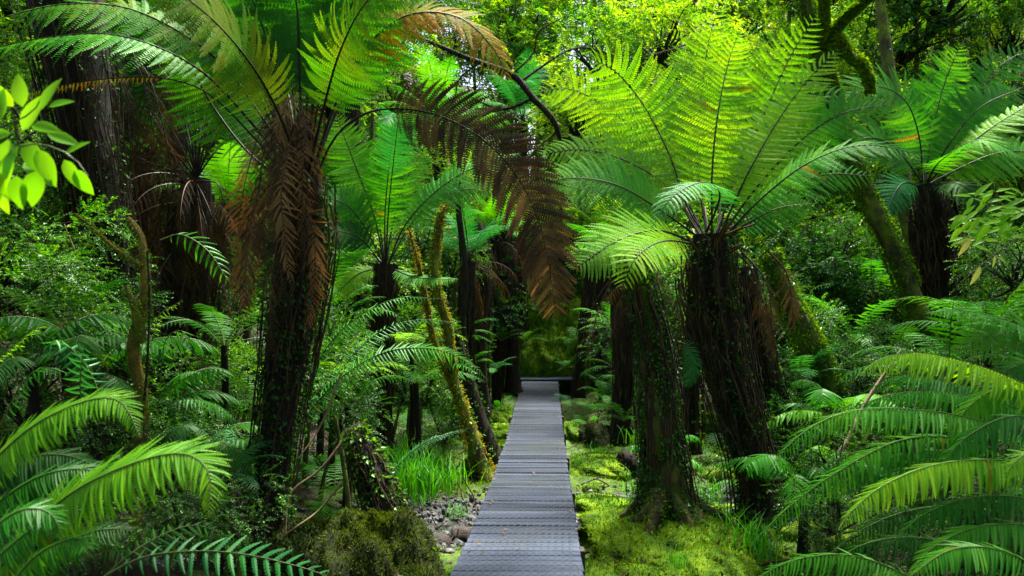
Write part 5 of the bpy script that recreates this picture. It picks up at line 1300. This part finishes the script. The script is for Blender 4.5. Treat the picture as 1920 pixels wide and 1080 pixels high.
# ================================================================== UNDERGROWTH
def small_fern(x, y, key, s, label, group, n=7, seed=0, lift=0.0):
    r = random.Random(seed)
    z = ground_at(x, y) + lift
    t = thing('small_fern', label, 'fern', (x, y, z - .02), group)
    for i in range(n):
        ms = FM[key]; o = obj('frond', ms[r.randrange(len(ms))], t, (0, 0, .02)); rot_z(o, i * 2.4 + r.uniform(-.3, .3), r.uniform(-.15, .25), r.uniform(-.2, .2), s * r.uniform(.8, 1.15))
specials = [(1065, 757, 13.3, 'blue', .6, 'small blue-green fern touching the right edge of the boardwalk near its end', .05), (1150, 690, 13.5, 'green', .9, 'fresh fern on the bank right of the boardwalk end', .5), (1135, 745, 12.2, 'green', .8, 'fern with flat fronds on the right bank halfway along the boardwalk', .3),
            (1170, 790, 10.5, 'green', .7, 'fern left of the overgrown trunk at knee height', .1), (935, 770, 12.8, 'green', .5, 'small fern on the left edge near the moss steps', .2), (925, 700, 13.2, 'blue', .7, 'blue-green fern in the dark gap left of the boardwalk', .5), (940, 640, 14.2, 'deep', .8, 'upright dark fern before the trunks at the boardwalk end', .9),
            (1005, 585, 18.2, 'green', .6, 'tiny fern on top of the mossy end bank', 1.4), (880, 690, 12.2, 'green', .7, 'fern behind the foot of the golden moss tree', .3), (1190, 720, 11.8, 'green', .7, 'pale fern against the overgrown trunk', .5), (1110, 800, 11.2, 'green', .5, 'low fern beside the moss hump right of the boardwalk', .05)]
for i, (px, py, Y, c, s, lab, lift) in enumerate(specials):
    p = P(px, py, Y); small_fern(p[0], Y, ('small', c), s, lab, None, 7, 300 + i, max(0, p[2] - ground_at(p[0], Y)))
for i, (px, py, Y, key, s_, lab) in enumerate([(420, 650, 6.8, ('small', 'deep'), 1.0, 'tall feathery fern between the two dark trunks'), (300, 760, 6.2, ('strap', 'deep'), .8, 'ribbed fern right of the mossy sapling'), (380, 830, 6.0, ('strap', 'deep'), .8, 'ribbed fern low between the sapling and the big dark trunk'),  # left ferns take the deep fronds, whose colour carries the shade
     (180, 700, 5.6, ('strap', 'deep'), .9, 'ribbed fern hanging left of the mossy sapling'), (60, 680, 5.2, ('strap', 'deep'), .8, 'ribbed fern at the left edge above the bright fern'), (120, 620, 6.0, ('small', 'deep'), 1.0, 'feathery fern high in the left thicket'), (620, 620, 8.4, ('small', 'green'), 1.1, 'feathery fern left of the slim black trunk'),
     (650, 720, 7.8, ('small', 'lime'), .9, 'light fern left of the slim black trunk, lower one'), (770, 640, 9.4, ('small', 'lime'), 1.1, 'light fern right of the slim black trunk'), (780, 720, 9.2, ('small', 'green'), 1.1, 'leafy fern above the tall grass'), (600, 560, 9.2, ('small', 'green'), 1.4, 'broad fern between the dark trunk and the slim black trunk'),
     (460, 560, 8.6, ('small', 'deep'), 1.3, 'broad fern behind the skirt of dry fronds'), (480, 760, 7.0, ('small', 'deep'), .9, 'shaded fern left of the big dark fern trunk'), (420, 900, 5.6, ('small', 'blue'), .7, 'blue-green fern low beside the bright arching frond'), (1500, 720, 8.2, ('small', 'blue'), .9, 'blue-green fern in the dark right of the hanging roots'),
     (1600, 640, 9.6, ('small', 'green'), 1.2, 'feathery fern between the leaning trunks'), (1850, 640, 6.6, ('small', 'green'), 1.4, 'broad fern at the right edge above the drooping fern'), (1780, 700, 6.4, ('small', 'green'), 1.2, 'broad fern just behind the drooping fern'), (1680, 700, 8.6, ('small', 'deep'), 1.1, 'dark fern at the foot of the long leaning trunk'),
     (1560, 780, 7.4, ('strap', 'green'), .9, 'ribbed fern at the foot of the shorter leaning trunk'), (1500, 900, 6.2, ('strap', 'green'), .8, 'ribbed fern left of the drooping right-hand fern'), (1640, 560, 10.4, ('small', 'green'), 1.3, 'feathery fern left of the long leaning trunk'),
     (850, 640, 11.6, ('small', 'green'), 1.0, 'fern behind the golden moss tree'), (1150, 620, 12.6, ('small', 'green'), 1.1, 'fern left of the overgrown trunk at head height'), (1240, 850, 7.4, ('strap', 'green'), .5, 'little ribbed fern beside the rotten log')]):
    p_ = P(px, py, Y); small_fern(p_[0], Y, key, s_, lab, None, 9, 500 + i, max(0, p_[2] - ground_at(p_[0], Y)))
    h_ = p_[2] - ground_at(p_[0], Y)
    if h_ > .25:
        t_o = [o_ for o_ in bpy.data.objects if o_.name.startswith('small_fern') and o_.get('label') == lab][-1]
        V, Q = tubes(np.array([(0, 0, -h_ - .1), (.03, .02, -h_ * .5), (0, 0, .03)]), np.array([.05, .035, .03]), 7)
        obj('stem', Geo().add(V, Q).mesh('stem', [M['fibre']], True), t_o)
for i, (px, py, Y, key, s_, lab) in enumerate([(985, 640, 17.6, ('small', 'green'), .8, 'fern at the left foot of the mossy end bank'), (1075, 640, 17.4, ('small', 'green'), .9, 'fern on the right shoulder of the mossy end bank'), (1020, 575, 19.6, ('small', 'lime'), 1.2, 'bright fern crowning the mossy end bank'), (1060, 690, 17.0, ('small', 'green'), .6, 'little fern at the right foot of the mossy end bank')]):
    p_ = P(px, py, Y); small_fern(p_[0], Y, key, s_, lab, None, 9, 700 + i, max(0, p_[2] - ground_at(p_[0], Y)))
r = random.Random(5); cnt = 0
regs = [('left', -4.6, -1.6, 5.2, 9.0, 'on the dark forest floor left of the boardwalk'), ('left back', -4.5, -.9, 9.0, 15.0, 'in the shade further back left of the boardwalk'), ('right', 2.4, 5.0, 5.5, 9.0, 'under the trees right of the bright tree fern'), ('right back', 1.0, 6.0, 9.0, 15.5, 'on the slope further back right of the boardwalk')]
for nm, x0, x1, y0, y1, lab in regs:
    for kk, (key, word) in enumerate(((('small', 'green'), 'green feathery'), (('small', 'deep'), 'dark feathery'), (('strap', 'deep'), 'dark ribbed'))):
        for i in range(9):
            x = r.uniform(x0, x1); y = r.uniform(y0, y1); 
            small_fern(x, y, key, r.uniform(.6, 1.05), unique(word + ' fern in the undergrowth %s', *proj(x, y, ground_at(x, y) + .2)), 'ferns of the undergrowth', 7, cnt); cnt += 1

def grass_mesh(n, h, spread, seed, w=.005):
    r = np.random.default_rng(seed); K = 5
    b = np.stack([r.normal(0, spread, n), r.normal(0, spread, n), np.zeros(n)], -1)
    a = r.uniform(0, 2 * np.pi, n); L = h * r.uniform(.5, 1.15, n); lean = r.uniform(.1, .75, n)
    t = np.linspace(0, 1, K)
    d = np.stack([np.cos(a), np.sin(a)], -1)
    out = (lean * L)[:, None] * t ** 2
    z = L[:, None] * (t - .45 * lean[:, None] * t ** 2.5)
    c = np.stack([b[:, :1] + d[:, :1] * out, b[:, 1:2] + d[:, 1:] * out, z], -1)
    s = np.stack([-d[:, 1], d[:, 0], 0 * d[:, 0]], -1)[:, None, :] * (w * (1 - t ** 2 * .9))[None, :, None]
    V = np.stack([c - s, c + s], 2).reshape(-1, 3)
    i = np.arange(K - 1)
    Q = np.stack([i * 2, i * 2 + 1, i * 2 + 3, i * 2 + 2], -1)
    return Geo().add(V, repf(Q, K * 2, n)).mesh('grass', [M['grass']])
GR = [grass_mesh(130, .55, .13, 1, .006), grass_mesh(110, .42, .12, 2, .005), grass_mesh(60, .26, .08, 3, .004), grass_mesh(34, .18, .05, 4, .0035)]
for i, (px, py, Y, k, lab) in enumerate([(745, 925, 8.2, 0, 'tall bright grass clump by the gravel, leftmost'), (790, 925, 8.2, 0, 'tall bright grass clump by the gravel, in the middle'), (835, 915, 8.5, 1, 'bright grass clump by the gravel, rightmost'), (760, 890, 9.2, 0, 'tall grass clump behind the others near the slim trunk'), (815, 885, 9.4, 1, 'grass clump in front of the mossy leaning feet'),
                                         (870, 900, 9.0, 2, 'short grass tuft next to the small mossy knob'), (700, 860, 9.6, 0, 'shaded grass clump at the base of the slim black trunk'), (1370, 1060, 5.9, 2, 'grass clump in front of the twisted roots'), (1410, 1040, 6.0, 1, 'grass clump at the foot of the dark fern trunk'),
                                         (1205, 900, 6.9, 2, 'grass tuft left of the rotten log'), (1150, 965, 7.4, 3, 'little grass tuft on the flat moss cushion'), (1120, 860, 10, 2, 'grass tuft on the moss carpet right of the boardwalk'), (1290, 905, 7.2, 2, 'grass tuft behind the overgrown trunk'), (1330, 930, 7.2, 2, 'grass tuft on the bank beyond the dark root'), (1085, 870, 9.4, 3, 'small grass tuft beside the boardwalk edge'), (860, 965, 7.6, 3, 'small grass tuft in the gravel left'), (1270, 1060, 5.4, 3, 'small grass tuft low on the large mound'), (1200, 830, 9.6, 2, 'thin grass behind the rotten log'), (785, 950, 7.9, 3, 'small green tuft in front of the tall grass')]):
    p = P(px, py, Y); gz = ground_at(p[0], Y)
    o = obj('grass_clump', GR[k], None, (p[0], Y, max(gz, min(p[2], gz + .3)) - .02)); o.rotation_euler.z = i * 1.3
    tag(o, lab, 'grass')

# ground cover: small leaves, moss blades and litter over the floor (nobody could count these)
def cover(name, n, reg, size, mat, seed, tri=False, test=None, up=.5, aspect=.55, zo=.03):
    r = np.random.default_rng(seed)
    x = r.uniform(reg[0], reg[1], n); y = r.uniform(reg[2], reg[3], n)
    d = x - xc(np.clip(y, 0, 18))
    keep = np.abs(d) > .45
    if test is not None: keep &= test(x, y, d, r)
    x, y = x[keep], y[keep]; n = len(x)
    z = hground(x, y) + r.uniform(0, zo, n)
    dr = nrm(np.stack([r.normal(0, 1, n), r.normal(0, 1, n), np.full(n, up)], -1))
    Mx = frames(dr, np.array([0, 0, 1.0]) + r.normal(0, .5, (n, 3))) * (size * r.uniform(.5, 1.4, n))[:, None, None]
    if tri: W, Fc = np.array([[0, -.2, 0], [0, .2, 0], [1, 0, 0]]), np.array([[0, 1, 2]])
    else: W, Fc = np.array([[0, 0, 0], [.45, aspect / 2, .08], [1, 0, -.08], [.45, -aspect / 2, .08]]), np.array([[0, 1, 2, 3]])
    V = rep(W, Mx, np.stack([x, y, z], -1))
    g = Geo(); g.add(V, None if tri else repf(Fc, 4, n), repf(Fc, 3, n) if tri else None)
    o = obj(name, g.mesh(name, [M[mat]]), kind='stuff')
    return o
notstream = lambda x, y, d, r: ~((np.abs(y - stream_y(x)) < .9) & (np.abs(d) < 3.2))
tag(cover('moss_carpet', 120000, (-2.2, 4.0, 4.6, 13), .022, 'moss_tuft', 1, True, lambda x, y, d, r: notstream(x, y, d, r) & (vnoise(x * 2.6, y * 2.6, 5) + .5 * fbm(x * 6, y * 6, 6) > .42) & (d > -1.6), 1.4), 'short yellow-green moss spread over the ground on both sides of the boardwalk', 'moss')
tag(cover('ground_cover', 60000, (-6, 7, 4.2, 17.5), .045, 'leaf_dark', 2, False, lambda x, y, d, r: notstream(x, y, d, r) & (np.abs(d) > 1.5) & (vnoise(x * 1.7, y * 1.7, 8) > .35), .8, zo=.14), 'low dark leafy plants covering the forest floor', 'ground cover')
tag(cover('ground_cover', 16000, (-6, 7, 4.2, 17.5), .04, 'leaf_green', 3, False, lambda x, y, d, r: notstream(x, y, d, r) & (np.abs(d) > .9) & (vnoise(x * 1.3, y * 1.3, 18) > .55), .8, zo=.2), 'patches of low light green leaves on the forest floor', 'ground cover')
tag(cover('leaf_litter', 22000, (-6, 6, 4.2, 18), .035, 'frond_dead', 4, False, None, .05, zo=.02), 'brown fallen leaves and needles on the forest floor', 'litter')
tag(cover('hillside_cover', 90000, (-13, 13, 17.8, 30), .16, 'leaf_green', 6, False, lambda x, y, d, r: vnoise(x, y, 2) > .2, .5, zo=.5), 'low leafy growth covering the far hillside', 'ground cover')

# gravel of the stream bed and a few rocks
def stones(n, seed, reg, size):
    r = np.random.default_rng(seed)
    x = r.uniform(reg[0], reg[1], n); y = stream_y(x) + r.normal(0, .5, n)
    d = x - xc(y)
    k = (np.abs(y - stream_y(x)) < 1.05) & (np.abs(d) > .38)
    x, y = x[k], y[k]; n = len(x)
    t = (1 + 5 ** .5) / 2
    ico = nrm(np.array([(-1, t, 0), (1, t, 0), (-1, -t, 0), (1, -t, 0), (0, -1, t), (0, 1, t), (0, -1, -t), (0, 1, -t), (t, 0, -1), (t, 0, 1), (-t, 0, -1), (-t, 0, 1)], float))
    tri = np.array([(0, 11, 5), (0, 5, 1), (0, 1, 7), (0, 7, 10), (0, 10, 11), (1, 5, 9), (5, 11, 4), (11, 10, 2), (10, 7, 6), (7, 1, 8), (3, 9, 4), (3, 4, 2), (3, 2, 6), (3, 6, 8), (3, 8, 9), (4, 9, 5), (2, 4, 11), (6, 2, 10), (8, 6, 7), (9, 8, 1)])
    s = size * r.gamma(2.2, .45, n)
    sc = np.stack([r.uniform(.7, 1.3, n), r.uniform(.7, 1.2, n), r.uniform(.4, .7, n)], -1) * s[:, None]
    Mx = rand_rot(n, r) * 1.0
    Mx = Mx * np.stack([sc] * 3, 1)
    z = hground(x, y) + s * .25
    return rep(ico, Mx, np.stack([x, y, z], -1)), repf(tri, 12, n)
V, T = stones(9000, 1, (-2.6, 3.4), .019)
tag(obj('gravel', Geo().add(V, tris=T).mesh('gravel', [M['stone']]), kind='stuff'), 'grey gravel along the little stream under the boardwalk', 'gravel')
def rock(px, py, Y, size, mat, label, seed):
    p = P(px, py, Y); z = ground_at(p[0], Y)
    me, V = blob('rock', None, size, mat, seed, .3, (20, 12), -.8)
    tag(obj('rock', me, None, (p[0], Y, z + size[2] * .3)), label, 'rock')
rock(820, 985, 7.0, (.13, .12, .08), 'soil', 'brown wet clod of earth in the gravel left of the boardwalk', 1)
rock(870, 975, 7.1, (.12, .1, .09), 'soil', 'dark clod against the left edge of the boardwalk', 2)
rock(800, 1000, 6.8, (.14, .1, .06), 'soil', 'flat brown earth lump above the water', 3)
rock(1398, 985, 7.5, (.10, .08, .04), 'stone', 'pale wet stone in the water near the dark fern trunk', 4)
rock(1120, 955, 7.6, (.035, .03, .03), 'stone', 'small whitish stone in the right-hand gravel', 5)
rock(1215, 1060, 5.35, (.16, .1, .08), 'stone', 'grey rock under the front edge of the large moss mound', 6)
rock(840, 1030, 6.3, (.05, .05, .03), 'stone', 'small stone at the water edge left of the boardwalk', 7)

# small moss cushions and hummocks
r = np.random.default_rng(77); Gc = Geo(); Gt = Geo()
for i in range(230):
    yy = r.uniform(5.0, 13.5); dd_ = r.uniform(.5, 2.6) * (1 if r.random() < .72 else -1)
    if dd_ < -1.3: continue
    xx = xc(yy) + dd_; st = abs(yy - stream_y(xx))
    if st < .8 and r.random() < .8: continue
    sz = r.uniform(.05, .17) * np.array([r.uniform(.8, 1.5), r.uniform(.8, 1.5), r.uniform(.4, .8)])
    me, V = blob('x', None, sz, 'moss', i, .35, (16, 9)); bpy.data.meshes.remove(me)
    V = V + np.array([xx, yy, ground_at(xx, yy)])
    a, b = np.meshgrid(np.arange(8), np.arange(16), indexing='ij')
    Gc.add(V, np.stack([a * 16 + b, a * 16 + (b + 1) % 16, (a + 1) * 16 + (b + 1) % 16, (a + 1) * 16 + b], -1))
    tv, tt = tufts_on(V, 260, .016, i); Gt.add(tv, tris=tt)
o = obj('moss_cushions', Gc.mesh('moss_cushions', [M['moss']], True), kind='stuff'); tag(o, 'small rounded moss cushions crowding the floor beside the boardwalk', 'moss')
o2 = obj('moss', Gt.mesh('moss', [M['moss_tuft']]), o, kind='stuff')
# twigs and fallen sticks, and leaves that have dropped on the boards
n = 900; x = r.uniform(-3.5, 4.5, n); y = r.uniform(4.6, 13, n); k = np.abs(x - xc(y)) > .5; x, y = x[k], y[k]; n = len(x)
L_ = r.uniform(.08, .5, n); a = r.uniform(0, 6.28, n); t_ = np.linspace(-.5, .5, 5)
cx = x[:, None] + np.cos(a)[:, None] * L_[:, None] * t_ + r.normal(0, .008, (n, 5)); cyy = y[:, None] + np.sin(a)[:, None] * L_[:, None] * t_
cz = hground(cx, cyy) + .02 + r.uniform(0, .06, (n, 1)) + (t_ * r.uniform(-.25, .25, (n, 1)))
V, Q = tubes(np.stack([cx, cyy, cz], -1), r.uniform(.002, .008, (n, 1)) * np.ones((n, 5)), 4)
tag(obj('fallen_twigs', Geo().add(V, Q).mesh('fallen_twigs', [M['root']]), kind='stuff'), 'thin fallen twigs and root ends littering the forest floor', 'twigs')
n = 150; y = r.uniform(4.4, 15, n); f = r.beta(.45, .45, n); e = np.array([walk_edge(v) for v in y]); x = e[:, 0] + (e[:, 1] - e[:, 0]) * (.03 + .94 * f)
Mx = frames(np.stack([r.normal(0, 1, n), r.normal(0, 1, n), np.full(n, .12)], -1), np.array([0, 0, 1.0]) + r.normal(0, .25, (n, 3))) * r.uniform(.012, .04, (n, 1, 1))
V = rep(np.array([[0, 0, 0], [.45, .25, .08], [1, 0, -.04], [.45, -.25, .08]]), Mx, np.stack([x, y, np.array([sag(v) for v in y]) + .012], -1))
tag(obj('fallen_leaves', Geo().add(V, repf(np.array([[0, 1, 2, 3]]), 4, n)).mesh('fallen_leaves', [M['frond_tan']]), kind='stuff'), 'small brown leaves dropped on the boardwalk', 'leaves')

# the forest goes on overhead and behind: trees whose crowns shade the near ground
for i, (x, y, z, s) in enumerate([(-4.4, 3.4, 6.2, 1.3), (-2.6, 1.2, 6.4, 1.4), (-5.2, 6.2, 6.8, 1.4), (-4.6, 4.6, 7.4, 1.3), (-7.6, 9, 7.5, 1.5), (2.6, -.5, 6.6, 1.4), (4.9, 2.2, 6.2, 1.3), (0, -3, 6, 1.6), (-4, -3, 5, 1.7), (4, -4, 5, 1.7), (6.8, 5.5, 7.5, 1.4), (-7.5, 4, 5, 1.5), (7.5, 1.5, 4.5, 1.5), (-1, -6, 3, 1.8), (3, -7, 3, 1.8), (-5, -6.5, 3, 1.8)]):
    leafy_tree(0, 0, 0, 'dark' if i % 2 else 'green', 'tree crown shading the path from outside the view', 'shade trees around the viewpoint', s, 'shade_tree', 'tree', 'bark_dark', world=(x, y, z))
for x, y, z, s_, bx, by in [(-1.3, 5.0, 5.6, 1.0, -4.6, 1.8), (-3.2, 4.2, 5.6, 1.0, -5.6, 1.5), (3.6, 5.6, 5.6, 1.0, 5.6, 5.2), (2.6, 3.4, 5.0, 1.0, 4.6, 3.2), (4.6, 7.8, 6.4, 1.0, 7.2, 7.4)]:
    leafy_tree(0, 0, 0, 'dark', 'tree crown shading the path from outside the view', 'shade trees around the viewpoint', s_, 'shade_tree', 'tree', 'bark_dark', world=(x, y, z), base=(bx, by))
